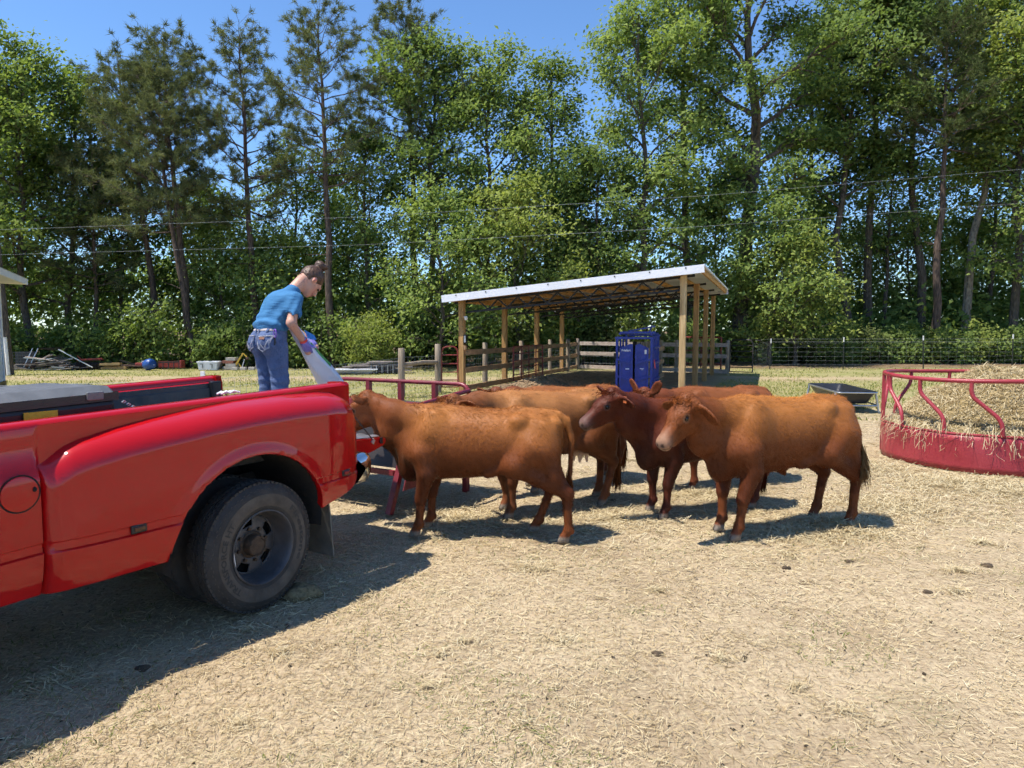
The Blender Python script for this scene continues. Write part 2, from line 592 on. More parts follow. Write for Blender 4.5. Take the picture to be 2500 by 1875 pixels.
def wobble(p0, p1, n, amp, rr, sag=0.0):
    p0 = np.array(p0, float); p1 = np.array(p1, float)
    t = np.linspace(0, 1, n)[:, None]
    P = p0 + (p1 - p0) * t
    w = np.cumsum(np.array([[rr.gauss(0, amp), rr.gauss(0, amp), rr.gauss(0, amp * .4)] for _ in range(n)]), 0)
    w -= w[0]
    w = w - t * w[-1]
    P = P + w
    P[:, 2] += sag * np.sin(t[:, 0] * math.pi)
    return P

def broadleaf(label, X, Y, h, r, seed, cb=.28, lean=(0, 0), leaves=17000, size=.17, cols=((.035, .075, .014), (.13, .21, .04)),
              mat='tree_bark', nlimb=24, r0=None, group=None, low=1.0, name='broadleaf_tree', ivy=0.0, spread=.34):
    rr = random.Random(seed); rg = np.random.default_rng(seed)
    root = thing(name, label, 'tree', (X, Y, 0), group)
    r *= 1.16; leaves = int(leaves * .86); size *= 1.26; spread *= 1.2
    r0 = r0 or .0105 * h + .025
    T = wobble((0, 0, -.15), (lean[0], lean[1], h * .93), 10, h * .011, rr)
    g = G()
    g.tube([p for p in T], [r0 * (1.25 if i == 0 else 1) * (1 - .82 * i / 9) for i in range(10)], 8, False)
    cent = []; out = []
    def trunk_at(t):
        k = t * 9; i = min(int(k), 8); return T[i] + (T[i + 1] - T[i]) * (k - i)
    ph = rr.uniform(0, 6.28)
    for i in range(nlimb):
        t = cb + (1 - cb) * ((i + .4) / nlimb) ** .9
        p0 = trunk_at(min(t * .97, .97))
        s = (t - cb) / (1 - cb)
        prof = (math.sin(math.pi * (.16 + .80 * s)) ** .65) * (low + (1 - low) * min(1, s * 2.2))
        ln = r * prof * rr.uniform(.72, 1.15)
        az = ph + i * 2.399 + rr.uniform(-.4, .4)
        el = R(12 + 48 * s + rr.uniform(-10, 14))
        d = np.array([math.cos(az) * math.cos(el), math.sin(az) * math.cos(el), math.sin(el)])
        p1 = p0 + d * ln
        L = wobble(p0, p1, 6, ln * .035, rr, ln * .06)
        rb = r0 * (1 - .8 * t) * .55
        g.tube(L, [rb * (1 - .8 * k / 5) for k in range(6)], 5, False)
        nsub = max(4, int(4 + ln * 2.0))
        for j in range(nsub):
            q = .28 + .72 * (j + rr.random() * .8) / nsub
            k = q * 5; ii = min(int(k), 4); b0 = L[ii] + (L[ii + 1] - L[ii]) * (k - ii)
            a2 = az + rr.choice((-1, 1)) * rr.uniform(.3, 1.35)
            e2 = el + rr.uniform(-.75, .55)
            l2 = (.35 + .32 * ln * (1.15 - .55 * q)) * rr.uniform(.6, 1.25)
            d2 = np.array([math.cos(a2) * math.cos(e2), math.sin(a2) * math.cos(e2), math.sin(e2)])
            b1 = b0 + d2 * l2
            g.tube([b0, (b0 + b1) / 2 + np.array([0, 0, .04 * l2]), b1], [rb * .4, rb * .28, .008], 3, False)
            for m in range(1 + int(l2 > .7) + int(l2 > 1.2)):
                c = b0 + (b1 - b0) * (1 - m * .38) + rg.normal(size=3) * .12
                cent.append(c); out.append(d2)
        cent.append(p1); out.append(d)
    if ivy > 0:
        for k in range(int(ivy * 10)):
            a = rr.uniform(0, 6.28)
            c = trunk_at(rr.uniform(.02, ivy)) + np.array([math.cos(a), math.sin(a), 0]) * (r0 + .12)
            cent.append(c); out.append(np.array([math.cos(a), math.sin(a), 0.]))
    cent = np.array(cent); out = unit(np.array(out))
    keep = rg.random(len(cent)) > .16
    cent = cent[keep]; out = out[keep]
    per = max(8, leaves // len(cent))
    V, F, C = leaf_cloud(cent, out, per, spread, size, cols, rg)
    part('trunk', G().add([(p[0] + X, p[1] + Y, p[2]) for p in g.v], g.f), mat, root, True)
    npmesh('crown', V, F, 'leaf', root, C)
    return root

def pine(label, X, Y, h, r, seed, cb=.5, lean=(0, 0), bend=0.0, tufts=330, per=46, cols=((.066, .088, .038), (.250, .270, .125)), r0=None, group=None, bare=6):
    rr = random.Random(seed); rg = np.random.default_rng(seed)
    root = thing('pine_tree', label, 'tree', (X, Y, 0), group)
    h -= .35
    r0 = r0 or .0125 * h
    T = wobble((0, 0, -.15), (lean[0], lean[1], h * .985), 12, h * .005, rr)
    tt = np.linspace(0, 1, 12)
    T[:, 0] += bend * np.sin(tt * math.pi)
    g = G()
    g.tube(T, [r0 * (1.2 if i == 0 else 1) * (1 - .86 * (i / 11) ** 1.1) for i in range(12)], 9, False)
    def at(t):
        k = t * 11; i = min(int(k), 10); return T[i] + (T[i + 1] - T[i]) * (k - i)
    cent = []; out = []
    nb = 40
    ph = rr.uniform(0, 6.28)
    for i in range(nb):
        s = (i + .5) / nb
        t = cb + (1 - cb) * s * .97
        p0 = at(t)
        ln = r * (.45 + .75 * math.sin(math.pi * min(1, .25 + .62 * s))) * (1 - .45 * s ** 2.2) * rr.uniform(.55, 1.12)
        az = ph + i * 2.4 + rr.uniform(-.4, .4)
        el = R(-4 + 50 * s + rr.uniform(-10, 12))
        d = np.array([math.cos(az) * math.cos(el), math.sin(az) * math.cos(el), math.sin(el)])
        p1 = p0 + d * ln + np.array([0, 0, .18 * ln])
        L = wobble(p0, p1, 6, ln * .04, rr, -ln * .05)
        rb = r0 * (1 - .8 * t) * .42
        g.tube(L, [rb * (1 - .75 * k / 5) for k in range(6)], 5, False)
        nt = max(4, int(tufts * 1.9 / nb * (ln / r) ** .6))
        for j in range(nt):
            q = .3 + .7 * (j + rr.random()) / nt
            k = q * 5; ii = min(int(k), 4); b0 = L[ii] + (L[ii + 1] - L[ii]) * (k - ii)
            a2 = az + rr.uniform(-1.3, 1.3); e2 = rr.uniform(-.2, .9)
            l2 = rr.uniform(.22, .95) * (1.25 - .5 * q) * min(1, ln / 1.6 + .3)
            d2 = np.array([math.cos(a2) * math.cos(e2), math.sin(a2) * math.cos(e2), math.sin(e2)])
            b1 = b0 + d2 * l2
            g.tube([b0, b1], [rb * .35, .007], 3, False)
            cent.append(b1); out.append(d2)
            if rr.random() < .5:
                cent.append(b0 + (b1 - b0) * .5 + rg.normal(size=3) * .06); out.append(d2)
    for i in range(bare):                                 # dead stubs on the bare trunk
        t = rr.uniform(cb * .5, cb)
        p0 = at(t); az = rr.uniform(0, 6.28); ln = rr.uniform(.3, 1.3)
        p1 = p0 + np.array([math.cos(az), math.sin(az), rr.uniform(-.1, .4)]) * ln
        g.tube(wobble(p0, p1, 4, .05, rr), [.03, .02, .015, .008], 4, False)
    cent = np.array(cent); out = unit(np.array(out))
    per = int(per * .72); n = len(cent) * per; ci = np.repeat(np.arange(len(cent)), per)
    d = unit(out[ci] * .55 + rg.normal(size=(n, 3)) * .75 + np.array([0, 0, .18]))
    per_ = 1
    ln = rg.uniform(.16, .34, n)[:, None]
    P = cent[ci] + rg.normal(size=(n, 3)) * .045
    b = unit(np.cross(d, rg.normal(size=(n, 3)))) * .015
    V = np.stack([P - b, P + b, P + d * ln + np.array([0, 0, -.02])], 1).reshape(-1, 3)
    F = np.arange(n * 3).reshape(-1, 3)
    tone = np.clip(rg.normal(.5, .25, len(cent))[ci] * .6 + rg.random(n) * .4, 0, 1)[:, None]
    C = np.repeat(np.array(cols[0]) * (1 - tone) + np.array(cols[1]) * tone, 3, axis=0)
    part('trunk', G().add([(p[0] + X, p[1] + Y, p[2]) for p in g.v], g.f), 'pine_bark', root, True)
    npmesh('crown', V, F, 'needle', root, C)
    return root

def shrub(label, X, Y, h, r, seed, leaves=3600, size=.13, cols=((.03, .065, .013), (.10, .17, .035)), group='shrubs along the wood edge', stems=7, name='shrub', spread=.22):
    rr = random.Random(seed); rg = np.random.default_rng(seed)
    root = thing(name, label, 'shrub', (X, Y, 0), group)
    g = G(); cent = []; out = []
    for i in range(stems):
        a = i * 2.399 + rr.uniform(-.3, .3); q = math.sqrt((i + .5) / stems)
        p1 = np.array([math.cos(a) * r * q * .9, math.sin(a) * r * q * .9, h * (1 - .45 * q * q) * rr.uniform(.8, 1.05)])
        S = wobble((math.cos(a) * .12, math.sin(a) * .12, -.05), p1, 5, .05 * h, rr)
        g.tube(S, [.028, .022, .017, .012, .006], 4, False)
        nb = 4 + int(h * 2.2)
        for j in range(nb):
            k = 4 * (.12 + .88 * (j + rr.random()) / nb); ii = min(int(k), 3); b0 = S[ii] + (S[ii + 1] - S[ii]) * (k - ii)
            a2 = rr.uniform(0, 6.28); l2 = rr.uniform(.2, .55) * min(1.0, r)
            b1 = b0 + np.array([math.cos(a2) * l2, math.sin(a2) * l2, rr.uniform(-.1, .3) * l2])
            g.tube([b0, b1], [.01, .004], 3, False)
            cent.append(b1); out.append(np.array([math.cos(a2), math.sin(a2), .4]))
    cent = np.array(cent); out = unit(np.array(out)); cent[:, 2] = np.maximum(cent[:, 2], .10)
    V, F, C = leaf_cloud(cent, out, max(6, leaves // len(cent)), spread, size, cols, rg, .8)
    V[:, 2] = np.maximum(V[:, 2], .01)
    part('stems', G().add([(p[0] + X, p[1] + Y, p[2]) for p in g.v], g.f), 'tree_bark', root)
    npmesh('foliage', V, F, 'leaf', root, C)
    return root

DK = ((.052, .092, .024), (.195, .265, .080))
MD = ((.078, .130, .033), (.280, .355, .112))
LT = ((.108, .172, .040), (.355, .425, .135))
YL = ((.138, .188, .037), (.405, .445, .132))
OL = ((.070, .098, .035), (.240, .275, .100))
def tx(px, Y): return (px - 1106) / 1522 * Y
def tz(py, Y):
    b = (829.5 - py) / 1522
    return 1.67 + Y * (b * .99705 - .07672) / (.99705 + b * .07672)

# left wood edge
broadleaf('tall leafy tree at far left behind the white building', -24.5, 32.0, 15.2, 3.6, 101, .16, (0, 0), 17000, .17, MD)
broadleaf('broad leafy tree with a pale green top left of the pines', tx(60, 33), 33.0, tz(85, 33), 3.5, 102, .18, (.2, 0), 20000, .165, LT)
broadleaf('leafy tree squeezed between the leftmost trees and the leaning pine', tx(165, 35), 35.0, tz(120, 35), 3.0, 103, .2, (.2, 0), 15000, .17, MD)
broadleaf('dark tree low behind the leaning pine trunk', tx(262, 36.5), 36.5, tz(330, 36.5), 2.7, 104, .14, (0, 0), 11000, .17, MD)
pine('leaning pine, the left trunk of the twin pines', tx(420, 31.2), 31.2, tz(135, 31.2), 2.7, 201, .48, (tx(325, 31.2) - tx(420, 31.2), .3), .25, 380, 46)
pine('upright pine, the right trunk of the twin pines', tx(411, 32.2), 32.2, tz(62, 32.2), 2.2, 202, .5, (tx(378, 32.2) - tx(411, 32.2), 0), .1, 320, 46)
pine('pine with a forked dark crown second from the twin pines', tx(556, 32.6), 32.6, tz(52, 32.6), 2.5, 203, .46, (tx(538, 32.6) - tx(556, 32.6), 0), 0, 330, 42)
pine('tallest pine with a long bare trunk behind the person', tx(722, 31.6), 31.6, tz(10, 31.6), 2.35, 204, .52, (tx(702, 31.6) - tx(722, 31.6), 0), 0, 300, 40)
pine('slim pine standing left of the twin pines', tx(345, 34), 34.0, tz(105, 34), 2.3, 205, .42, (-1.4, 0), .1, 300, 42)
pine('pine at the left with its trunk half hidden by leaves', tx(205, 33.5), 33.5, tz(300, 33.5), 2.2, 206, .35, (.3, 0), 0, 240, 42)
pine('pine whose crown tops the broad tree in the middle', tx(906, 35), 35.0, tz(22, 35), 2.9, 207, .62, (tx(885, 35) - tx(906, 35), 0), 0, 330, 46)
broadleaf('slender tree filling the gap between the two middle pines', tx(640, 35.5), 35.5, tz(300, 35.5), 2.3, 105, .15, (0, 0), 9000, .16, MD)
broadleaf('low tree left of the tallest pine', tx(480, 35), 35.0, tz(455, 35), 2.4, 106, .12, (0, 0), 8500, .16, LT)
broadleaf('thin forked tree right of the tallest pine', tx(790, 34), 34.0, tz(262, 34), 2.1, 107, .22, (.2, 0), 8500, .16, MD)
broadleaf('short bright tree behind the person', tx(590, 34), 34.0, tz(520, 34), 2.2, 108, .1, (0, 0), 7500, .16, LT)
# middle
broadleaf('big tree with a high crown left of the blue gap', tx(935, 34.5), 34.5, tz(52, 34.5), 3.0, 110, .40, (0, 0), 17000, .17, MD, low=.8)
broadleaf('full round tree in the middle above the shed roof', tx(1058, 34), 34.0, tz(92, 34), 3.3, 111, .2, (0, 0), 21000, .165, LT)
broadleaf('dark topped tree just left of the blue gap', tx(1175, 35.5), 35.5, tz(108, 35.5), 2.6, 112, .22, (.3, 0), 15000, .17, MD, ivy=.3)
broadleaf('low bright tree left of the shed post', tx(950, 31.0), 31.0, tz(425, 31), 2.3, 113, .10, (0, 0), 10000, .15, LT, low=.9)
broadleaf('pale yellow green tree rising over the shed roof', tx(1120, 32.5), 32.5, tz(432, 32.5), 3.0, 114, .16, (0, 0), 13000, .15, YL)
broadleaf('leafy tree under the blue gap', tx(1285, 34.5), 34.5, tz(322, 34.5), 2.6, 115, .14, (0, 0), 12500, .16, MD)
broadleaf('tree with reaching limbs on the right of the blue gap', tx(1392, 34.5), 34.5, tz(-30, 34.5), 3.1, 116, .2, (-.5, 0), 18000, .17, LT)
broadleaf('dark tree between the middle and the right wood', tx(1235, 37), 37.0, tz(395, 37), 2.3, 117, .12, (0, 0), 9000, .17, DK)
# right wood, farther off and taller
broadleaf('massive tall tree behind the right end of the shed', tx(1600, 36.5), 36.5, 23.5, 4.6, 120, .30, (0, 0), 27000, .18, MD, r0=.42, low=.75)
broadleaf('tall tree left of the massive tree over the roof', tx(1478, 37.5), 37.5, 21.8, 3.5, 121, .25, (-.3, 0), 19000, .18, LT)
broadleaf('tall forked tree right of the massive tree', tx(1812, 38.5), 38.5, 21.0, 3.4, 122, .42, (.7, 0), 17000, .18, MD, low=.85)
broadleaf('tall tree with two bare stems beside the forked tree', tx(1868, 40), 40.0, 23.5, 3.5, 123, .44, (.3, 0), 17000, .18, DK, low=.9)
broadleaf('leaning tree left of the right hand pine', tx(1962, 39), 39.0, 22.0, 3.3, 124, .46, (-.9, 0), 16000, .18, MD, low=.9)
pine('pine in the right wood with a grey green crown', tx(2014, 35.5), 35.5, tz(15, 35.5), 2.3, 208, .62, (.1, 0), 0, 300, 46, ((.05, .075, .03), (.15, .18, .075)))
broadleaf('pale trunked tree right of the right hand pine', tx(2082, 38), 38.0, 21.5, 3.4, 125, .5, (.5, 0), 15000, .18, MD, 'pale_bark', low=.9)
broadleaf('bright crowned tree at the right edge', tx(2172, 37), 37.0, 20.5, 3.7, 126, .40, (.2, 0), 19000, .18, YL, low=.85)
broadleaf('tree cut by the right edge of the picture', tx(2275, 35), 35.0, 20.0, 3.8, 127, .18, (0, 0), 17000, .18, LT)
broadleaf('low bright tree in front of the massive tree', tx(1662, 34.0), 34.0, tz(405, 34), 2.4, 128, .12, (0, 0), 11000, .15, LT)
broadleaf('small round tree right of the shed above the wire fence', tx(1715, 33.5), 33.5, tz(520, 33.5), 1.9, 129, .16, (0, 0), 7500, .14, YL)
broadleaf('slim tree behind the wire fence in the right wood', tx(1920, 40), 40.0, 12.0, 2.4, 130, .5, (0, 0), 7000, .17, MD)
broadleaf('slim tree far behind at the right', tx(2130, 41), 41.0, 14.5, 2.6, 131, .5, (0, 0), 8000, .17, DK)
broadleaf('tall dark tree seen behind the leftmost trees', tx(20, 38), 38.0, 15.0, 3.0, 132, .3, (0, 0), 9000, .18, DK)
broadleaf('tree behind the twin pines', tx(450, 39), 39.0, tz(400, 39), 2.6, 133, .2, (0, 0), 8000, .18, DK)
broadleaf('tree far behind between pines and middle trees', tx(760, 39), 39.0, tz(430, 39), 2.6, 134, .2, (0, 0), 8000, .18, DK)
broadleaf('tall tree with a bare stem behind the low bright tree', tx(1745, 41), 41.0, 19.5, 3.0, 135, .45, (0, 0), 12000, .18, DK)

for i, (px, Yd, hh, rr0, cc) in enumerate(((1770, 44, 9.5, 2.8, MD), (1850, 45, 8.0, 2.8, LT), (1945, 43, 9.0, 2.6, MD), (2040, 44, 8.5, 2.8, LT), (2110, 43, 7.5, 2.6, MD), (2190, 45, 9.5, 3.0, MD), (1540, 41, 10.0, 2.8, MD), (1690, 42, 8.5, 2.6, DK))):
    broadleaf(ORD[(3, 4, 5, 6, 7, 8, 1, 2)[i] - 1] + ' low leafy tree from the left, far back between the right trunks', tx(px, Yd), Yd, hh, rr0, 150 + i, .12, (0, 0), 7000, .19, cc, group='low trees behind the right wood')
# undergrowth along the wood edge
shrub('domed yellow green bush beside the person', tx(800, 29.6), 29.6, 2.75, 1.15, 300, 6500, .11, YL, None, 12, 'domed_bush', .2)
LAB = {'l': ' shrub from the left under the pines behind the scrap heaps', 'm': ' shrub from the left in the row behind the shed', 'r': ' shrub from the left in the row behind the right wire fence'}
spots = []
rs = random.Random(5)
x = -27.0
while x < 29:
    side = 'l' if x < -6.5 else ('m' if x < 8.5 else 'r')
    base = {'l': 31.0, 'm': 33.0, 'r': 35.4}[side] + rs.uniform(-.4, 1.2)
    spots.append((x, base, rs.uniform(1.7, 3.4) * (1.0 if side != 'r' else .68), rs.uniform(1.0, 1.5), side))
    x += rs.uniform(.95, 1.45)
cnt = {'l': 0, 'm': 0, 'r': 0}
for i, (x, y, h, r, s) in enumerate(spots):
    cnt[s] += 1
    shrub(ORD[cnt[s] - 1] + LAB[s], x, y, h, r, 400 + i, 2200, .18, rs.choice((DK, MD, MD, LT)) if s == 'l' else rs.choice((MD, LT, YL, OL)), {'l': 'shrubs under the pines', 'm': 'shrubs behind the shed', 'r': 'shrubs behind the wire fence'}[s], 7)

# the depth of the wood behind: one uncountable mass of leaves
rg = np.random.default_rng(77)
n = 1500
cx_ = rg.uniform(-34, 36, n); cy_ = rg.uniform(37, 50, n)
hmax = 2.2 + 4.2 * fbm(cx_ * .25 + 20, cy_ * .1, 3, 5) + np.where(cx_ < 10, 1.2, -.6)
cz_ = rg.random(n) ** .8 * hmax
V, F, C = leaf_cloud(np.stack([cx_, cy_, cz_], 1), unit(rg.normal(size=(n, 3))), 32, .75, .38, MD, rg, .7)
V[:, 2] = np.maximum(V[:, 2], .01)
tag(npmesh('far_undergrowth', V, F, 'leaf', None, C), 'dark mass of leaves deep in the wood behind the trees', 'undergrowth', None, 'stuff')
# ------------------------------------------------------------------ cattle shed
SA = .347
SD = Vector((math.sin(SA), math.cos(SA), 0)); SW = Vector((math.cos(SA), -math.sin(SA), 0))
SO = Vector((-1.344, 19.017, 0))
WID, BAY, ZL, ZR = 5.81, 3.28, 2.45, 2.98
def S(w, d, z=0.0): return SO + SW * w + SD * d + Vector((0, 0, z))
def zr(w): return ZL + (ZR - ZL) * w / WID
SM = Matrix((SW, SD, Vector((0, 0, 1)))).transposed()
shed = thing('cattle_shed', 'open sided cattle shed with white metal roof, steel trusses and timber posts', 'shed', S(0, 0))
for i in range(4):
    for w, z in ((0, ZL), (WID, ZR)):
        g = G().beam(S(w, i * BAY, -.1), S(w, i * BAY, z - .012), .15, .15, SD, .012)
        front_right = (w > 1 and i == 0)
        part('post', g, 'pale_post_wood' if front_right else 'post_wood', shed,
             label='pale front post of the shed, nearest the viewer' if front_right else None)
for i in range(4):
    d = i * BAY + (.105 if i < 3 else -.105)
    tr = part('truss', G().beam(S(-.25, d, zr(-.25) - .035), S(WID + .25, d, zr(WID + .25) - .035), .05, .06, (0, 0, 1)), 'truss_steel', shed)
    part('bottom_chord', G().beam(S(.1, d, zr(.1) - .315), S(WID - .1, d, zr(WID - .1) - .345), .045, .05), 'truss_steel', tr)
    nw = 9
    for k in range(nw):
        w0 = .45 + k * (WID - .9) / nw; w1 = w0 + (WID - .9) / nw; wm = (w0 + w1) / 2
        for a, b in ((w0, wm), (w1, wm)):
            part('web_bar', G().beam(S(a, d + .004, zr(a) - .06), S(b, d + .004, zr(b) - .30), .03, .035), 'truss_steel', tr)
W0, W1, D0, D1 = -.42, WID + .48, -.32, 3 * BAY + .4
for k in range(11):
    w = W0 + .06 + k * (W1 - W0 - .12) / 10
    part('purlin', G().beam(S(w, D0 + .04, zr(w) + .065), S(w, D1 - .03, zr(w) + .065), .045, .125), 'purlin_wood', shed)
def ribbed(zoff):
    ds = []; hs = []
    d = D0
    while d < D1:
        for o, h in ((0, 0), (.02, .02), (.05, .02), (.07, 0), (.13, 0.0), (.135, .006), (.145, .006), (.15, 0)):
            if d + o < D1: ds.append(d + o); hs.append(h)
        d += .23
    ds.append(D1); hs.append(0)
    g = G()
    g.grid(lambda w, k: S(w, ds[k], zr(w) + .132 + hs[k] + zoff), [W0 + (W1 - W0) * i / 6 for i in range(7)], list(range(len(ds))))
    return g
gr_ = ribbed(0.0)
o = len(gr_.v)
g2 = ribbed(.006)
gr_.add(g2.v, g2.f)
roof = part('roof_sheet', gr_, 'roof_metal', shed)
# white trim along the front, back and both sides
part('fascia', G().beam(S(W0 - .02, D0 - .012, zr(W0) + .075), S(W1 + .02, D0 - .012, zr(W1) + .075), .02, .19), 'white_paint', shed, label='long white trim along the front of the shed roof')
part('fascia', G().beam(S(W0 - .02, D1 + .012, zr(W0) + .075), S(W1 + .02, D1 + .012, zr(W1) + .075), .02, .19), 'white_paint', shed)
for w in (W0 - .012, W1 + .012):
    part('edge_trim', G().beam(S(w, D0 - .02, zr(w) + .145), S(w, D1 + .02, zr(w) + .145), .024, .05), 'white_paint', shed)
for k in range(8):
    w = W0 + .4 + k * (W1 - W0 - .8) / 7
    part('screw', G().box(S(w, D0 - .026, zr(w) + .13), (.03, .012, .03), SM), 'grey_plastic', shed)
# small sensor and a switch box on the front left post
b = thing('switch_box', 'black switch box with grey cover on the front left shed post', 'switch box', S(.10, -.03, 1.35))
part('housing', G().box(S(.11, -.03, 1.42), (.07, .11, .24), SM), 'black_plastic', b, bevel=.01)
part('cover', G().box(S(.12, -.09, 1.42), (.05, .012, .17), SM), 'galvanised', b)
part('outlet', G().box(S(.10, -.02, 1.19), (.06, .1, .12), SM), 'rail_wood', b)
b = thing('floodlight', 'small white floodlight high on the front left shed post', 'light', S(.1, -.05, 1.98))
part('bracket', G().beam(S(.07, -.05, 2.02), S(.15, -.08, 2.02), .02, .02), 'sensor_white', b)
part('lamp_head', G().box(S(.16, -.1, 1.98), (.07, .08, .09), SM @ Matrix.Rotation(.5, 3, 'X')), 'sensor_white', b, bevel=.012)

# ------------------------------------------------------------------ fences of the pen
def round_post(root, p, h, r=.075, mat='grey_post_wood', name='post'):
    rr = random.Random(int(p[0] * 100) + int(p[1] * 37))
    a = rr.uniform(-.02, .02); b_ = rr.uniform(-.02, .02)
    g = G().tube([(p[0], p[1], -.1), (p[0] + a * .5, p[1] + b_ * .5, h * .5), (p[0] + a, p[1] + b_, h - .01), (p[0] + a, p[1] + b_, h)], [r * 1.05, r, r * .96, r * .86], 10)
    return part(name, g, mat, root, True)
def wire_net(root, a, b, z0, z1, step=.15, rows=8, r=.0022, name='wire_mesh'):
    """woven wire between two ends: the strands across and the stays"""
    a = Vector(a); b = Vector(b); L = (b - a).length
    g = G()
    zs = [z0 + (z1 - z0) * (k / (rows - 1)) ** 1.15 for k in range(rows)]
    n = max(2, int(L / 3))
    rr = random.Random(int(L * 100))
    for z in zs:
        g.tube([a + (b - a) * (i / n) + Vector((0, 0, z + rr.uniform(-.012, .012))) for i in range(n + 1)], r, 3, False)
    m = int(L / step)
    for k in range(m + 1):
        p = a + (b - a) * (k / m)
        g.tube([p + Vector((0, 0, z0)), p + Vector((rr.uniform(-.01, .01), 0, z1))], r, 3, False)
    o = part(name, g, 'wire_steel', root)
    o['kind'] = 'stuff'
    return o

fl = thing('board_fence', 'brown board fence with wire mesh along the left side of the shed', 'fence', S(.1, 0))
for d in (1.64, 4.92, 8.2, 10.3, 11.9):
    q = S(.0 if d < 10 else .12, d)
    round_post(fl, q, 1.30)
ends = [-.02, 3.28, 6.56, 9.84, 11.85]
for i in range(4):
    for z, jit in ((1.06, .02), (.58, .015), (.10, .012)):
        a = S(.10, ends[i] + .012, z - (.02 if i % 2 else 0)); b_ = S(.10, ends[i + 1] - .012, z + (.01 if i % 2 else -.015))
        part('board', G().beam(a, b_, .04, .145), 'rail_wood_deep', fl)
wire_net(fl, S(.03, 0), S(.03, 11.8), .06, 1.02)
part('corner_brace', G().beam(S(.16, 10.3, .05), S(.16, 10.3, 1.25), .09, .09), 'grey_post_wood', fl)

fb = thing('board_fence', 'weathered pale board fence closing the back of the shed', 'fence', S(.3, 11.85))
for w in (2.4, 4.4, 6.35):
    round_post(fb, S(w, 11.85 - .28 * w), 1.28)
for (wa, wb) in ((.25, 2.4), (2.4, 4.4), (4.4, 6.35)):
    for z in (1.10, .68, .12):
        part('board', G().beam(S(wa + .01, 11.76 - .28 * wa, z), S(wb - .01, 11.76 - .28 * wb, z), .04, .15), 'grey_rail_wood', fb)
wire_net(fb, S(.3, 11.86 - .084), S(6.3, 11.86 - 1.76), .06, 1.02)

fa = thing('alley_fence', 'shaded alley fence of close set posts right of the blue chute', 'fence', S(4.35, 2.6))
for k in range(6):
    part('post', G().beam(S(4.35, 2.4 + k * .85, -.1), S(4.35, 2.4 + k * .85, 1.32), .13, .13, SD, .01), 'grey_post_wood', fa)
for z in (.15, .62, 1.05):
    part('rail', G().beam(S(4.44, 2.35, z), S(4.44, 6.8, z), .04, .14), 'rail_wood_deep', fa)

def tube_gate(label, a, b, h, mat, bars=6, ups=1, r=.022, z0=.12, rad=.16, name='tube_gate'):
    """welded pipe gate with rounded top corners"""
    a = Vector(a); b = Vector(b); u = (b - a).normalized(); L = (b - a).length
    rt = thing(name, label, 'gate', a)
    P = lambda s, z: a + u * s + Vector((0, 0, z))
    path = [P(0, z0)]
    for k in range(6):
        t = k / 5 * math.pi / 2
        path.append(P(rad - rad * math.cos(t), h - rad + rad * math.sin(t)))
    for k in range(6):
        t = k / 5 * math.pi / 2
        path.append(P(L - rad + rad * math.sin(t), h - rad + rad * math.cos(t)))
    path.append(P(L, z0)); 
    part('frame', G().tube(path, r, 8), mat, rt, True)
    for k in range(bars - 1):
        z = z0 + .01 + (h - z0) * (k / (bars - 1)) ** 1.1
        part('rail', G().tube([P(.0, z), P(L, z)], r * .8, 7), mat, rt, True)
    for k in range(ups):
        s = L * (k + 1) / (ups + 1)
        part('upright', G().tube([P(s, z0), P(s, h)], r * .8, 7), mat, rt, True)
    return rt
tube_gate('small red pipe gate between the grey post and the shed', (-1.90, 18.98, 0), (-1.46, 19.0, 0), 1.22, 'gate_red', 6, 0, .02)
tube_gate('red pipe gate swung open inside the shed', (.04, 20.7, 0), (1.02, 23.5, 0), 1.17, 'gate_red', 6, 3, .022, .15, .03)
tube_gate('dark pipe gate at the right end of the shed fence', S(6.45, 9.75), S(7.25, 9.6), 1.3, 'gate_dark', 7, 0, .022)
tube_gate('pinkish pipe panel behind the right shed posts', S(4.6, 10.9), S(6.1, 10.3), 1.38, 'gate_red', 6, 1, .03, .15, .03)

# post and wire fence that runs up behind the truck
fw = thing('wire_fence', 'wire fence with wooden posts and one white topped steel post behind the truck', 'fence', (-2.74, 17.4, 0))
round_post(fw, (-2.74, 17.4, 0), 1.22, .085)
round_post(fw, (-1.99, 18.95, 0), 1.29, .085)
part('rail', G().tube([(-2.74, 17.4, .80), (-2.3, 18.2, .83), (-1.99, 18.95, .80)], .055, 8), 'grey_post_wood', fw, True)
def t_post(root, x, y, h, cap=.17, lean=0.0):
    g = G().beam((x, y, -.1), (x + lean, y, h - cap), .045, .02).beam((x, y + .018, -.1), (x + lean, y + .018, h - cap), .016, .035)
    o = part('t_post', g, 'tpost_green', root)
    part('white_cap', G().beam((x + lean, y, h - cap), (x + lean * 1.1, y, h), .052, .03), 'white_cap', o)
    return o
t_post(fw, -4.20, 9.55, 1.11, .22)
wire_net(fw, (-2.74, 17.4, 0), (-4.20, 9.55, 0), .05, .98, .15, 9, .002)
wire_net(fw, (-4.20, 9.55, 0), (-8.4, 8.0, 0), .05, .98, .15, 9, .002)
wire_net(fw, (-2.74, 17.4, 0), (-1.99, 18.95, 0), .05, .98, .15, 9, .002)

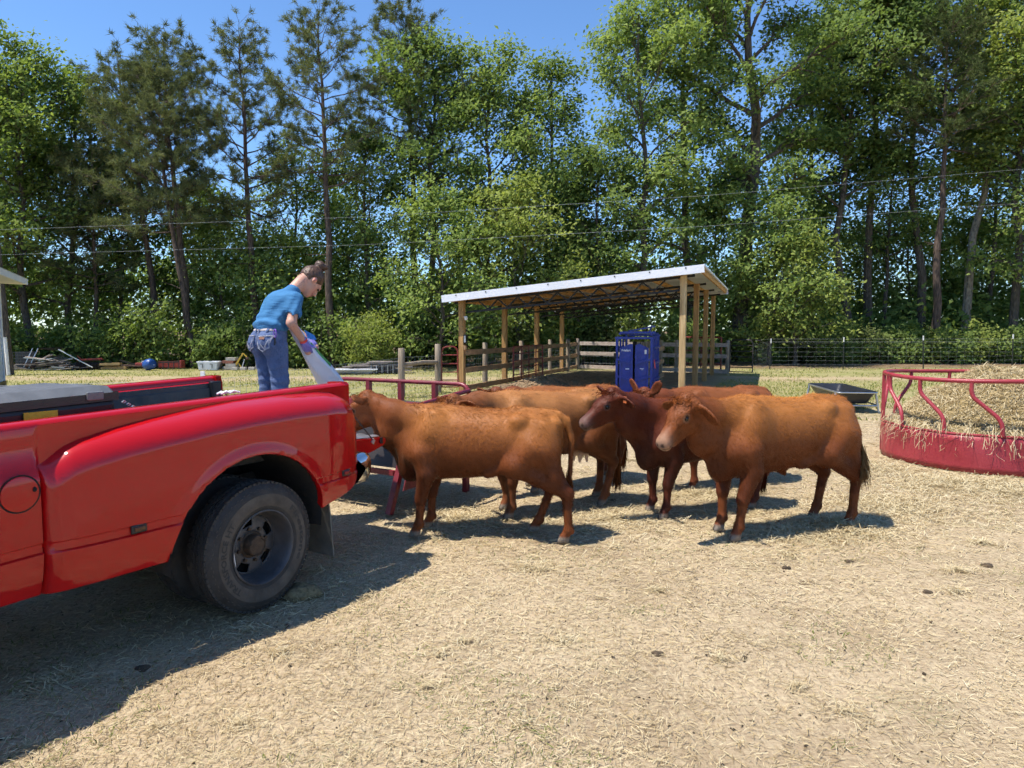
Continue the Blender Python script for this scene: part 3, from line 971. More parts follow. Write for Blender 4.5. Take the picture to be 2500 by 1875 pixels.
# long woven wire fence on the right
fr = thing('wire_fence', 'long woven wire fence on white topped steel posts below the right wood', 'fence', (10.99, 30.0, 0))
tp = [(10.99, 30.0), (14.10, 29.95), (17.6, 30.1), (21.75, 30.6), (26.0, 31.2), (30.5, 31.9)]
for i, (x, y) in enumerate(tp):
    t_post(fr, x, y, 1.30 + .06 * i, .2, (.02, -.02, -.06, -.03, 0, 0)[i])
start = S(7.3, 9.62)
prev = (start.x, start.y, 0)
for x, y in tp:
    wire_net(fr, prev, (x, y, 0), .06, 1.12, .36, 7, .0012)
    for z in (1.17, 1.28):
        part('top_wire', G().tube([Vector(prev) + Vector((0, .02, z)), Vector((x, y + .02, z))], .002, 4, False), 'wire_steel', fr)
    prev = (x, y, 0)

# ------------------------------------------------------------------ blue squeeze chute under the shed
CO = Vector((2.70, 18.25, 0)); CA = .30
CWv = Vector((math.cos(CA * .35), -math.sin(CA * .35), 0)); CDv = Vector((math.sin(CA), math.cos(CA), 0))
def CP(w, d, z): return CO + CWv * w * .88 + CDv * d * .9 + Vector((0, 0, z))
ch = thing('squeeze_chute', 'blue steel cattle squeeze chute standing under the shed', 'cattle chute', CO)
B = 'chute_blue'
for w in (.02, 1.02):
    for d in (0, 1.9):
        part('frame_post', G().beam(CP(w, d, -.02), CP(w, d, 1.48 if d == 0 else 1.54), .06, .07, CDv, .006), B, ch)
for d, z in ((0, 1.46), (0, 1.60), (1.9, 1.52), (.5, 1.60)):
    part('top_bar', G().beam(CP(-.04 if d == 0 and z < 1.5 else .1, d - .01, z), CP(1.08, d - .01, z), .05, .055), B, ch)
for w in (.1, 1.0):
    part('top_bar', G().beam(CP(w, -.02, 1.565), CP(w, 1.95, 1.565), .05, .05), B, ch)
part('lever_arm', G().beam(CP(.35, .1, 1.64), CP(1.0, 1.0, 1.76), .035, .035), B, ch)
part('lever_arm', G().beam(CP(.95, .0, 1.62), CP(.98, .4, 1.78), .03, .03), B, ch)
part('gap_shade_strip', G().box(CP(.515, .13, .68), (.10, .02, 1.36)), 'void_black', ch)  # black strip standing in for the shade in the gap between the doors
def door(w0, w1, peak_left):
    pts = [(w0, .04), (w1, .04), (w1, 1.14 if peak_left else 1.30), ((w0 + w1) / 2, 1.26), (w0, 1.30 if peak_left else 1.14)]
    if peak_left: pts = [(w0, .04), (w1, .04), (w1, 1.30), (w0 + (w1 - w0) * .8, 1.31), (w0, 1.20)]
    else: pts = [(w0, .04), (w1, .04), (w1, 1.20), (w0 + (w1 - w0) * .3, 1.31), (w0, 1.28)]
    g = G(); n = len(pts)
    g.add([CP(a, 0, z) for a, z in pts] + [CP(a, .05, z) for a, z in pts],
          [tuple(range(n))] + [tuple(range(n, 2 * n))[::-1]] + [(i, n + i, n + (i + 1) % n, (i + 1) % n) for i in range(n)])
    dr = part('head_gate_door', g, B, ch)
    part('door_edge', G().beam(CP(w0 + .02, -.02, .06), CP(w0 + .02, -.02, 1.2), .04, .05), B, dr)
    part('door_edge', G().beam(CP(w1 - .02, -.02, .06), CP(w1 - .02, -.02, 1.2), .04, .05), B, dr)
    for z in (.86, .42):
        part('door_brace', G().beam(CP(w0 - (.1 if peak_left else 0), -.045, z + (.06 if peak_left else -.06)), CP(w1 + (0 if peak_left else .1), -.045, z - (.06 if peak_left else -.06)), .035, .05), B, dr)
    for z in (.30, .62, .98):
        part('hinge', G().box(CP(w0 + .01, -.03, z), (.035, .05, .09)), B, dr)
door(.10, .475, True)
door(.555, .93, False)
for d in (.25, .8, 1.35):
    for w in (1.04, .0):
        part('side_bar', G().beam(CP(w, d, .1), CP(w, d, 1.5), .045, .05), B, ch)
for z in (.35, .8, 1.2):
    part('side_rail', G().beam(CP(1.07, .05, z), CP(1.07, 1.88, z), .04, .06), B, ch)
part('side_panel', G().box(CP(1.02, .95, .38), (.02, 1.75, .7), Matrix.Rotation(-CA, 3, 'Z')), B, ch)
part('side_panel', G().box(CP(.0, .95, .38), (.02, 1.75, .7), Matrix.Rotation(-CA, 3, 'Z')), B, ch)
part('handle', G().beam(CP(1.13, .02, .68), CP(1.10, .02, .90), .025, .025), 'wrist_red', ch)
part('latch', G().box(CP(-.03, -.05, 1.0), (.06, .05, .14)), 'truss_steel', ch)
part('label_plate', G().box(CP(.86, -.006, 1.10), (.07, .008, .11)), 'decal_white', ch)

_fc = {}
def text_mesh(body, size, bold=0.0, extrude=0.0):
    """letters as flat mesh data in the XY plane, centred on X"""
    cu = bpy.data.curves.new('lettering', 'FONT')
    cu.body = body; cu.size = size; cu.align_x = 'CENTER'; cu.align_y = 'CENTER'
    cu.offset = bold; cu.extrude = extrude; cu.resolution_u = 2
    ob = bpy.data.objects.new('lettering', cu)
    COL.objects.link(ob)
    me = bpy.data.meshes.new_from_object(ob.evaluated_get(bpy.context.evaluated_depsgraph_get()))
    V = [v.co.copy() for v in me.vertices]; F = [tuple(p.vertices) for p in me.polygons]
    bpy.data.objects.remove(ob); bpy.data.curves.remove(cu); bpy.data.meshes.remove(me)
    return V, F
def lettering(name, body, size, fn, mat, root, bold=0.0):
    V, F = text_mesh(body, size, bold)
    return part(name, G().add([fn(v.x, v.y) for v in V], F), mat, root)
lettering('lettering', 'Priefert', .085, lambda x, y: CP(.285 + x, -.004, 1.14 + y), 'decal_white', ch, .002)
for w, z, l, h in ((.325, .66, .10, .026), (.745, .668, .10, .016), (.765, .640, .05, .010), (.90, .30, .02, .012)):
    part('small_decal', G().box(CP(w, -.004, z), (l, .006, h)), 'decal_white', ch)
# ------------------------------------------------------------------ red pickup truck with twin rear wheels
TA = R(30.4)
TD = Vector((math.sin(TA), math.cos(TA), 0)); TV = Vector((math.cos(TA), -math.sin(TA), 0))
TO = Vector((-1.4655, 4.0904, 0))
def TW(u, v, z): return TO + TD * u + TV * v + Vector((0, 0, z))
def TT(u, v, z): return TW(u, v, z + .0245 * u)
TM = Matrix((TD, TV, Vector((0, 0, 1)))).transposed()
truck = thing('pickup_truck', 'red pickup truck with twin rear wheels and its tailgate let down', 'truck', TO)
MIR = -1.94
def itp(x, xs, ys): return float(np.interp(x, xs, ys))
def smooth01(t):
    t = min(1, max(0, t)); return t * t * (3 - 2 * t)
def crest(u): return itp(u, [-1.16, -1.09, -1.0, -.93, -.75, -.557, -.30, -.033, .3, .632, .75, .82, .88, .92, .945], [1.05, 1.075, 1.135, 1.158, 1.19, 1.212, 1.233, 1.245, 1.245, 1.232, 1.215, 1.185, 1.13, 1.06, .98])
def bulge(u):
    if u < -1.118: return .045
    return itp(u, [-1.118, -1.10, -1.07, -1.02, -.9, -.7, -.4, 0, .55, .72, .82, .89, .93, .945], [.05, .072, .092, .108, .135, .165, .195, .205, .205, .19, .16, .115, .065, .035])
def zbot(u):
    x = (u + .045) / .53
    base = itp(u, [-1.6, -1.137, -.6, -.5, .47, .62, .80, .90, .945], [.462, .458, .468, .47, .50, .525, .565, .62, .70])
    if abs(x) < 1:
        return max(base, .44 + .505 * math.sqrt(1 - x * x))
    return base
def vside(u, z):
    zc = crest(u); b = bulge(u)
    if u < -1.118:
        t = (1.12 - z) / .12
        v = -.2 + b * smooth01(t)
    else:
        t = min(1.0, max(0.0, (zc - z) / .14))
        v = -.2 + b * math.sqrt(max(0, 1 - (1 - t) ** 2)) if t > 0 else -.2
        v += .006 * smooth01((zc - .14 - z) / .25) - .004
    if -1.127 < u < -1.109: v -= .016 * (1 if z < 1.10 else 0)
    if .6685 < z < .706: v -= .012 * smooth01((abs(u + .045) - .40) / .12)
    if z < .66: v -= .05 * ((.66 - z) / .2) ** 1.7
    # flare round the wheel opening
    dr = math.hypot((u + .045) / .53, (z - .44) / .505)
    if z > .44 and 1.0 <= dr < 1.16: v += .010 * smooth01(1 - (dr - 1) / .16)
    return v
us = sorted(set([round(x, 4) for x in np.concatenate([np.linspace(-1.55, -1.14, 8), np.linspace(-1.128, -1.0, 14), np.linspace(-.98, -.6, 14), np.linspace(-.58, -.5, 10), np.linspace(-.49, .42, 50), np.linspace(.43, .52, 12), np.linspace(.54, .945, 26)])]))
NR = 61
def side(v, mir): return MIR - v if mir else v
def bed_side(mir):
    g = G()
    def fn(u, k):
        zb = zbot(u); zc = crest(u); zf = max(zc - .14, .74)
        zz = [zb + (max(zb, .655) - zb) * t for t in np.linspace(0, 1, 8)] + [.660, .669, .690, .705, .714, .725]
        zz += list(.725 + (zf - .725) * np.linspace(.04, 1, 28))
        zz += list(zf + (zc - zf) * (1 - np.cos(np.linspace(.1, math.pi / 2, 14)))[::1])[:-1] + [zc - .0005, zc + .004]
        zz += [zc + .004 + (1.245 - zc - .004) * t for t in (.3, .65, 1)]
        zz = [max(z, zb) for z in zz] + [1.25] * 20
        zz = zz[:NR - 1]
        if k == 0: return TT(u, side(vside(u, zb) - .045, mir), zb + .012)
        if k == 1: return TT(u, side(vside(u, zb) - .012, mir), zb - .004)
        if k <= NR:
            z = min(zz[k - 2], 1.25)
            return TT(u, side(vside(u, z), mir), z)
        rail = [(-.203, 1.256), (-.212, 1.268), (-.228, 1.275), (-.255, 1.277), (-.31, 1.274), (-.325, 1.268), (-.333, 1.256), (-.335, 1.235), (-.352, 1.225)]
        q = rail[k - NR - 1]
        return TT(u, side(q[0], mir), q[1])
    g.grid(fn, us, list(range(NR + 10)))
    return g
bs = part('bed_side', bed_side(False), 'truck_red', truck, True, label='near bed side with the swollen rear fender')
part('bed_side', bed_side(True), 'truck_red', truck, True)
# rear corner posts with tail lamps
for mir in (False, True):
    g = G()
    prof = [(.945, -.205), (.965, -.225), (.968, -.30), (.95, -.352), (.90, -.352), (.90, -.21)]
    zs = [.60, .68, 1.22, 1.262, 1.276]
    g.grid(lambda z, q: TT(q[0] - (.012 if z > 1.25 else 0), side(q[1] - (.008 if z > 1.27 else 0), mir), z), zs, prof, close_w=True)
    n = len(prof)
    g.f.append(tuple(range(4 * n, 5 * n)))
    cp = part('corner_post', g, 'truck_red', truck, True)
    part('tail_lamp', G().box(TT(.972, side(-.272, mir), .93), (.02, .085, .34), TM), 'red_lens', cp, bevel=.008)
# fuel door, seam lines, lamps
def disc(r0, r1, u, v, z, mat, name, root, th=.004, n=40):
    g = G()
    g.grid(lambda r, t: TT(u + r * math.cos(t), v + th, z + r * math.sin(t)), [r0, r1], [2 * math.pi * k / n for k in range(n)], close_w=True)
    return part(name, g, mat, root)
vf = vside(-1.2, .9)
fd = part('fuel_door', G().grid(lambda r, t: TT(-1.215 + r[0] * math.cos(t), vf + r[1], .962 + r[0] * math.sin(t)), [(.0001, .006), (.074, .006), (.0785, .0045), (.080, -.002)], [2 * math.pi * k / 48 for k in range(48)], close_w=True), 'truck_red', bs, True)
disc(.080, .0865, -1.215, vf, .962, 'void_black', 'door_gap', bs, .0018, 48)
part('finger_notch', G().blob(TT(-1.155, vf + .006, .972), (.009, .009, .012)), 'void_black', bs, True)
def lamp(u, z, w, h, mat):
    v = vside(u, z)
    b = part('marker_bezel', G().box(TT(u, v + .004, z), (w + .026, .018, h + .022), TM @ Matrix.Rotation(-.0245, 3, 'Y')), 'black_plastic', bs, bevel=.007)
    part('marker_lamp', G().box(TT(u, v + .012, z), (w, .018, h), TM @ Matrix.Rotation(-.0245, 3, 'Y')), mat, bs, bevel=.005)
lamp(-.736, .692, .056, .024, 'amber_lens')
lamp(.70, .692, .045, .022, 'red_lens')
# bed inside
LN = 'grey_plastic'
for v0 in (-.356, MIR + .356):
    s_ = 1 if v0 > -1 else -1
    g = G()
    def fnw(u, k):
        z = [1.226, 1.19, 1.185, .90, .82][k]; dv = [0, 0, -.012, -.02, -.035][k]
        rb = .006 if int((u + 5) / .09) % 2 and k in (2, 3) else 0
        return TT(u, v0 + s_ * (dv + rb), z)
    g.grid(fnw, list(np.linspace(-1.53, .93, 56)), list(range(5)))
    part('bed_wall', g, LN, truck)
g = G()
ks = list(np.linspace(-.39, MIR + .39, 41))
g.grid(lambda u, k: TT(u, ks[k], .815 + (.014 if k % 4 in (1, 2) else 0)), [-1.53, .95], list(range(41)))
part('bed_floor', g, LN, truck)
part('bed_front', G().box(TT(-1.545, -.97, 1.03), (.03, 1.25, .46), TM), 'truck_red', truck)
for mir in (False, True):
    part('wheel_house', G().box(TT(-.045, side(-.47, mir), .93), (.95, .24, .24), TM), LN, truck, bevel=.04)
    part('stake_post', G().box(TT(.865, side(-.372, mir), 1.04), (.09, .05, .40), TM), 'black_plastic', truck, bevel=.012)
# wheel arch lining and frame under the bed
for mir in (False, True):
    g = G()
    ts = list(np.linspace(-.12, math.pi + .12, 30))
    vs_ = [-.035, -.12, -.45, -.72]
    g.grid(lambda t, v: TT(-.045 + .535 * math.cos(t) * (1 if v > -.1 else .98), side(v, mir), .445 + .512 * math.sin(t)), ts, vs_)
    part('arch_lining', g, 'underbody', truck, True)
    part('arch_back', G().box(TT(-.045, side(-.735, mir), .68), (1.15, .02, .56), TM), 'underbody', truck)
    fp = [(.495, .74), (.535, .72), (.575, .45), (.60, .15)]
    g = G()
    g.grid(lambda q, w: TT(q[0] + (.006 if w[1] else 0), side(w[0], mir), q[1] - .0245 * q[0]), fp, [(-.045, 0), (-.06, 1), (-.62, 1), (-.64, 0), (-.62, -1)], close_w=False)
    fl_ = part('mud_flap', g, 'mud_flap', truck)
    m = fl_.modifiers.new('thick', 'SOLIDIFY'); m.thickness = .008
for v in (-.62, MIR + .62):
    part('chassis_rail', G().beam(TT(-4.6, v, .62), TT(.9, v, .62), .07, .16), 'underbody', truck)
part('rear_axle', G().tube([TW(0, -.3, .39), TW(0, -.8, .39), TW(0, -.97, .39), TW(0, -1.14, .39), TW(0, MIR + .3, .39)], [.055, .06, .15, .06, .055], 12), 'underbody', truck, True)
part('leaf_spring', G().beam(TT(-.6, -.6, .47), TT(.6, -.6, .47), .07, .09), 'rust_iron', truck)
part('exhaust_pipe', G().tube([TT(-2.0, -1.25, .45), TT(.2, -1.3, .5), TT(.75, -1.75, .5)], .035, 8), 'rust_iron', truck, True)
# chrome step bumper
prof = [(.90, .755), (1.02, .765), (1.07, .755), (1.092, .72), (1.096, .655), (1.085, .595), (1.055, .550), (1.02, .535), (.90, .535)]
bsc = [.02, .45, .72, .88, .97, 1] + [1] * 5 + [1, .97, .88, .72, .45, .02]
vsb = [-.105, -.109, -.118, -.135, -.17, -.4] + list(np.linspace(-.6, MIR + .6, 5)) + [MIR + .4, MIR + .17, MIR + .135, MIR + .118, MIR + .109, MIR + .105]
def bfn(v, k):
    i = vsb.index(v)
    q = prof[k]
    sc_ = bsc[i]
    return TT(1.0 + (q[0] - 1.0) * sc_, v, .65 + (q[1] - .65) * sc_)
g = G(); g.grid(bfn, vsb, list(range(9)))
part('rear_bumper', g, 'chrome', truck, True)
part('bumper_pad', G().box(TT(1.0, -.97, .772), (.10, 1.2, .016), TM), 'black_plastic', truck)
part('hitch', G().beam(TT(.75, -.97, .46), TT(1.05, -.97, .46), .07, .07), 'underbody', truck)
part('bumper_mount', G().box(TT(.89, -.97, .62), (.05, 1.5, .12), TM), 'underbody', truck)
# tailgate let down
tgp = [(.985, .845), (1.02, .855), (1.46, .823), (1.485, .81), (1.488, .79), (1.47, .765), (1.35, .735), (1.10, .70), (1.0, .705), (.985, .74)]
g = G()
vt = [-.335, -.345, MIR + .345, MIR + .335]
g.grid(lambda v, q: TT(q[0], v, q[1] - .035), vt, tgp, close_w=True)
n = len(tgp); g.f.append(tuple(range(n))); g.f.append(tuple(range(3 * n, 4 * n))[::-1])
tg = part('tailgate', g, 'truck_red', truck, True)
ksb = list(np.linspace(-.37, MIR + .37, 37))
g = G(); g.grid(lambda u, k: TT(u, ksb[k], .8265 - (u - 1.02) * .073 + (.008 if k % 4 in (1, 2) else 0)), [1.015, 1.45], list(range(37)))
part('tailgate_liner', g, 'galvanised', tg)
for v in (-.345, MIR + .345):
    cb = part('support_cable', G().tube([TT(.93, v, 1.16), TT(1.15, v + .004, .985), TT(1.33, v + .012, .79)], .005, 6), 'cable_black', truck)
    part('cable_anchor', G().box(TT(1.335, v + (.012 if v > -1 else -.012), .775), (.03, .012, .035), TM @ Matrix.Rotation(.6, 3, 'Y')), 'galvanised', cb)
part('latch_pin', G().box(TT(1.42, -.322, .77), (.02, .014, .05), TM), 'black_plastic', tg)

# wheels
def wheel(u, v, z, outw, deep, letters, name='rear_wheel', label=None):
    """tyre with dished steel rim; outw = +1 when its outer face looks to the near side"""
    A = TV * outw
    M = Matrix(((TD.x, 0, A.x, 0), (TD.y, 0, A.y, 0), (TD.z, 1, A.z, 0), (0, 0, 0, 1)))
    M.translation = TW(u, v, z)
    wh = thing(name, None, None, TW(u, v, 0)); wh.parent = truck; wh.location = TW(u, v, 0) - TO
    if label: wh['label'] = label
    for k in ('category',):
        if k in wh: del wh[k]
    Rr = .386
    prof = [(.212, -.012), (.222, -.002), (.240, .002), (.275, .006), (.318, .004), (.338, -.002), (.352, -.010), (.366, -.020), (.378, -.032), (.3855, -.044)]
    for c in (-.062, -.085, -.108, -.131):
        prof += [(Rr, c + .008), (Rr - .010, c + .0045), (Rr - .010, c - .0045), (Rr, c - .008)]
    prof += [(.3855, -.160), (.378, -.172), (.352, -.196), (.318, -.206), (.24, -.202), (.212, -.19)]
    ty = part('tyre', G().lathe(prof, M, 72), 'rubber', wh, True)
    g = G()
    for k in range(72):                                   # shoulder blocks of the tread
        t = 2 * math.pi * k / 72
        for zz, dz, dr, tt in ((-.040, .026, .0, 0), (-.164, .026, .0, .04), (-.085, .013, .003, .02), (-.120, .013, .003, .06)):
            Mb = M @ Matrix.Rotation(t + tt, 4, 'Z')
            c = Vector((Rr - .006 - (.003 if abs(zz + .1) > .05 else 0), 0, zz))
            vsx = [Mb @ (c + Vector((a * .010, b * .0125, e * dz / 2))) for a in (-1, 1) for b in (-1, 1) for e in (-1, 1)]
            g.add(vsx, [(0, 1, 3, 2), (4, 6, 7, 5), (0, 4, 5, 1), (2, 3, 7, 6), (0, 2, 6, 4), (1, 5, 7, 3)])
    part('tread', g, 'rubber', wh)['kind'] = 'stuff'
    if letters:
        part('sidewall_band', G().lathe([(.246, .0045), (.260, .0068), (.285, .0083), (.318, .0062)], M, 72), 'sidewall', wh, True)
        g = G()
        for k in range(44):
            t = 2 * math.pi * k / 44
            for rr_, w0 in ((.345, .017), (.352, .012)):
                Mb = M @ Matrix.Rotation(t + (.07 if rr_ > .35 else 0), 4, 'Z')
                vsx = [Mb @ Vector((rr_ + a * .0011, b * w0 / 2, (-.0055 if rr_ < .35 else -.0095) + .0015 * e)) for a in (-1, 1) for b in (-1, 1) for e in (-1, 1)]
                g.add(vsx, [(0, 1, 3, 2), (4, 6, 7, 5), (0, 4, 5, 1), (2, 3, 7, 6), (0, 2, 6, 4), (1, 5, 7, 3)])
        part('sidewall_marks', g, 'sidewall', wh)['kind'] = 'stuff'
        def arc(th0, r0):
            def fn(x, y):
                r = r0 + y; t = math.radians(th0) + x / r0
                zz = itp(r, [.246, .26, .285, .318], [.0045, .0068, .0083, .0062]) + .0016
                return M @ Vector((r * math.sin(t), r * math.cos(t), zz))
            return fn
        for body, th0, sz, bold in (('TRANSFORCE HT', -95, .047, .0012), ('Firestone', 82, .046, .0012)):
            V_, F_ = text_mesh(body.replace('', '') , sz, bold)
            wide = max(q.x for q in V_) - min(q.x for q in V_)
            want = {'TRANSFORCE HT': .46, 'Firestone': .37}[body]
            fn = arc(th0, .284)
            part('lettering', G().add([fn(q.x * want / wide, q.y) for q in V_], F_), 'rubber', wh)
    rim = part('rim', G().lathe([(.210, -.190), (.2135, -.03), (.214, -.006), (.222, -.001), (.2225, .004), (.216, .0055), (.207, -.004), (.203, -.03), (.1985, -.038), (.197, -.075), (.192, -.083)] + ([(.186, -.118), (.178, -.128)] if deep else []), M, 64), 'rim_steel', wh, True)
    zd = -.132 if deep else -.05
    g = G(); nt = 80; rs_ = list(np.linspace(.078, .180, 9))
    pts = []; 
    for r in rs_:
        for k in range(nt):
            t = 2 * math.pi * k / nt
            pts.append(M @ Vector((r * math.cos(t), r * math.sin(t), zd + (.014 * (1 - ((r - .10) / .08) ** 2) if r > .08 else .012))))
    fs = []
    for i in range(8):
        for k in range(nt):
            rm = (rs_[i] + rs_[i + 1]) / 2; ang = ((k + .5) / nt * 360 + 5) % 72 - 36
            if .112 < rm < .172 and abs(ang) < 15.5: continue
            fs.append((i * nt + k, i * nt + (k + 1) % nt, (i + 1) * nt + (k + 1) % nt, (i + 1) * nt + k))
    g.add(pts, fs)
    d_ = part('rim_disc', g, 'rim_steel', wh, True)
    m = d_.modifiers.new('thick', 'SOLIDIFY'); m.thickness = .007; m.offset = -1
    part('rim_back', G().lathe([(.06, zd - .055), (.19, zd - .05)], M, 32), 'void_black', wh)
    hub = part('hub', G().lathe([(.082, zd), (.080, zd + .02), (.066, zd + .026), (.064, zd + .075), (.058, zd + .082), (.050, zd + .083), (.048, zd + .078), (.0005, zd + .080)], M, 28), 'rust_hub', wh, True)
    for k in range(8):
        Mb = M @ Matrix.Rotation(2 * math.pi * k / 8 + .2, 4, 'Z')
        part('lug_nut', G().tube([Mb @ Vector((.099, 0, zd + .006)), Mb @ Vector((.099, 0, zd + .036))], .0115, 6), 'rust_hub', wh)
    for k in range(8):
        Mb = M @ Matrix.Rotation(2 * math.pi * (k + .5) / 8, 4, 'Z')
        part('hub_bolt', G().tube([Mb @ Vector((.055, 0, zd + .075)), Mb @ Vector((.055, 0, zd + .088))], .006, 6), 'rust_hub', wh)
    if letters:
        Mb = M @ Matrix.Rotation(math.radians(187), 4, 'Z')
        part('balance_weight', G().add([Mb @ Vector((.2045 + a * .003, b * .045, -.012 + e * .007)) for a in (-1, 1) for b in (-1, 1) for e in (-1, 1)], [(0, 1, 3, 2), (4, 6, 7, 5), (0, 4, 5, 1), (2, 3, 7, 6), (0, 2, 6, 4), (1, 5, 7, 3)]), 'decal_white', wh)
    return wh
plain('sidewall', (.095, .080, .066), .8, 0, .35, 10, .2, .3)
ZW = .384
wheel(0, -.006, ZW, 1, True, True, 'rear_wheel', 'outer near rear wheel with dusty lettered tyre')
wheel(0, -.325, ZW, 1, False, False)
wheel(0, MIR + .006, ZW, -1, True, False)
wheel(0, MIR + .325, ZW, -1, False, False)
# cab and nose, mostly outside the picture
def shell(name, secs, mat, close=True):
    """body from cross sections: each is (u, half width, z low, z high, top half width)"""
    g = G(); rows = []
    for u, hw, z0, z1, tw in secs:
        zm = z0 + (z1 - z0) * .55
        rows.append([(u, hw * .94, z0), (u, hw, z0 + .12), (u, hw, zm), (u, tw * 1.0 + .02, z1 - .07), (u, tw * .96, z1 - .012), (u, tw * .8, z1), (u, -tw * .8, z1), (u, -tw * .96, z1 - .012), (u, -tw - .02, z1 - .07), (u, -hw, zm), (u, -hw, z0 + .12), (u, -hw * .94, z0)])
    g.grid(lambda i, k: TT(rows[i][k][0], -.97 + rows[i][k][1], rows[i][k][2]), list(range(len(rows))), list(range(12)), close_w=True)
    if close:
        g.f.append(tuple(range(12))); m = (len(rows) - 1) * 12; g.f.append(tuple(range(m, m + 12))[::-1])
    return part(name, g, mat, truck, True)
shell('cab_body', [(-1.58, .80, .46, 1.22, .79), (-2.4, .81, .46, 1.20, .80), (-3.15, .82, .46, 1.16, .80), (-3.9, .82, .46, 1.10, .74), (-4.55, .80, .46, 1.04, .66), (-4.68, .74, .5, .98, .6)], 'truck_red')
shell('cab_roof', [(-1.62, .77, 1.18, 1.86, .62), (-1.75, .77, 1.18, 1.93, .64), (-2.55, .77, 1.17, 1.93, .64), (-2.7, .77, 1.16, 1.88, .63), (-3.25, .78, 1.15, 1.20, .72)], 'truck_red')
for s_ in (-1, 1):
    g = G(); q = [(-1.78, 1.24, .775), (-2.42, 1.24, .775), (-2.40, 1.74, .70), (-1.80, 1.76, .695)]
    g.add([TT(u, -.97 + s_ * (w + .012), z) for u, z, w in q], [(0, 1, 2, 3)])
    part('side_window', g, 'glass_dark', truck)
    wheel(-3.95, -.97 + s_ * .86, ZW, s_, False, False, 'front_wheel')
part('rear_window', G().add([TT(-1.602, -.97 + w, z) for w, z in ((-.6, 1.3), (.6, 1.3), (.55, 1.74), (-.55, 1.74))], [(0, 1, 2, 3)]), 'glass_dark', truck)

# black cargo box riding in the bed
tb = thing('cargo_box', 'black plastic cargo box with ribbed grey lid in the truck bed', 'box', TT(-1.0, -.9, .83))
U0, U1, V0, V1 = -1.49, -.60, -.425, -1.08
g = G()
def ring(z, d): return [TT(U0 + d, V0 - d, z), TT(U1 - d, V0 - d, z), TT(U1 - d, V1 + d, z), TT(U0 + d, V1 + d, z)]
part('box_body', G().add(ring(.835, .04) + ring(1.31, 0.0), [(0, 1, 5, 4), (1, 2, 6, 5), (2, 3, 7, 6), (3, 0, 4, 7), (0, 3, 2, 1), (4, 5, 6, 7)]), 'black_plastic', tb, bevel=.025)
g = G()
vr = []
nrb = 6
for k in range(nrb * 4 + 1):
    vr.append(k)
def lidv(k): return V0 + .005 + (V1 - V0 - .01) * k / (nrb * 4)
def lidz(k):
    s_ = k / (nrb * 4)
    edge = min(s_, 1 - s_)
    return 1.352 + .03 * min(1, edge / .09) ** .5 + (.012 if k % 4 in (1, 2) and .06 < s_ < .94 else 0) - .012 * s_
g.grid(lambda u, k: TT(u[0], lidv(k), lidz(k) - u[1]), [(U0, .035), (U0 + .02, .008), (U0 + .06, 0), (U1 - .07, 0), (U1 - .02, .008), (U1 + .006, .035)], vr)
part('lid', g, 'lid_plastic', tb)
g = G(); lip = [TT(U0 - .006, V0 + .008, 0), TT(U1 + .008, V0 + .008, 0), TT(U1 + .008, V1 - .008, 0), TT(U0 - .006, V1 - .008, 0)]
g.add([p + Vector((0, 0, 1.308)) for p in lip] + [p + Vector((0, 0, 1.352)) for p in lip], [(0, 1, 5, 4), (1, 2, 6, 5), (2, 3, 7, 6), (3, 0, 4, 7)])
part('lid_rim', g, 'black_plastic', tb)
part('lid_clip', G().box(TT(-.72, V0 + .012, 1.342), (.085, .02, .045), TM), 'lid_plastic', tb, bevel=.006)
part('warning_label', G().box(TT(-.985, V0 + .010, 1.268), (.155, .006, .05), TM), 'yellow_label', tb)
# rope end lying on the near rail and a white scrap beside the box
rp = thing('rope', 'frayed white rope end lying on the truck bed rail', 'rope', TT(.02, -.30, 1.28))
rr = random.Random(3)
g = G()
for k in range(5):
    p = TT(-.04 + .018 * k, -.33 + rr.uniform(-.02, .02), 1.284)
    g.tube([p, p + TD * .03 + TV * rr.uniform(-.02, .02) + Vector((0, 0, .012)), p + TD * .07 + TV * rr.uniform(-.02, .02)], .007, 5)
part('strands', g, 'decal_white', rp)
cn = thing('chain', 'short bright chain hanging beside the black cargo box', 'chain', TT(-.56, -.37, 1.24))
for k in range(4):
    c = TT(-.575 + k * .022, -.40 + k * .005, 1.295 - k * .016)
    part('chain_link', G().tube([c + Vector((0, 0, .007)), c + TD * .012, c - Vector((0, 0, .007)), c - TD * .012, c + Vector((0, 0, .007))], .0035, 5, False), 'galvanised', cn)
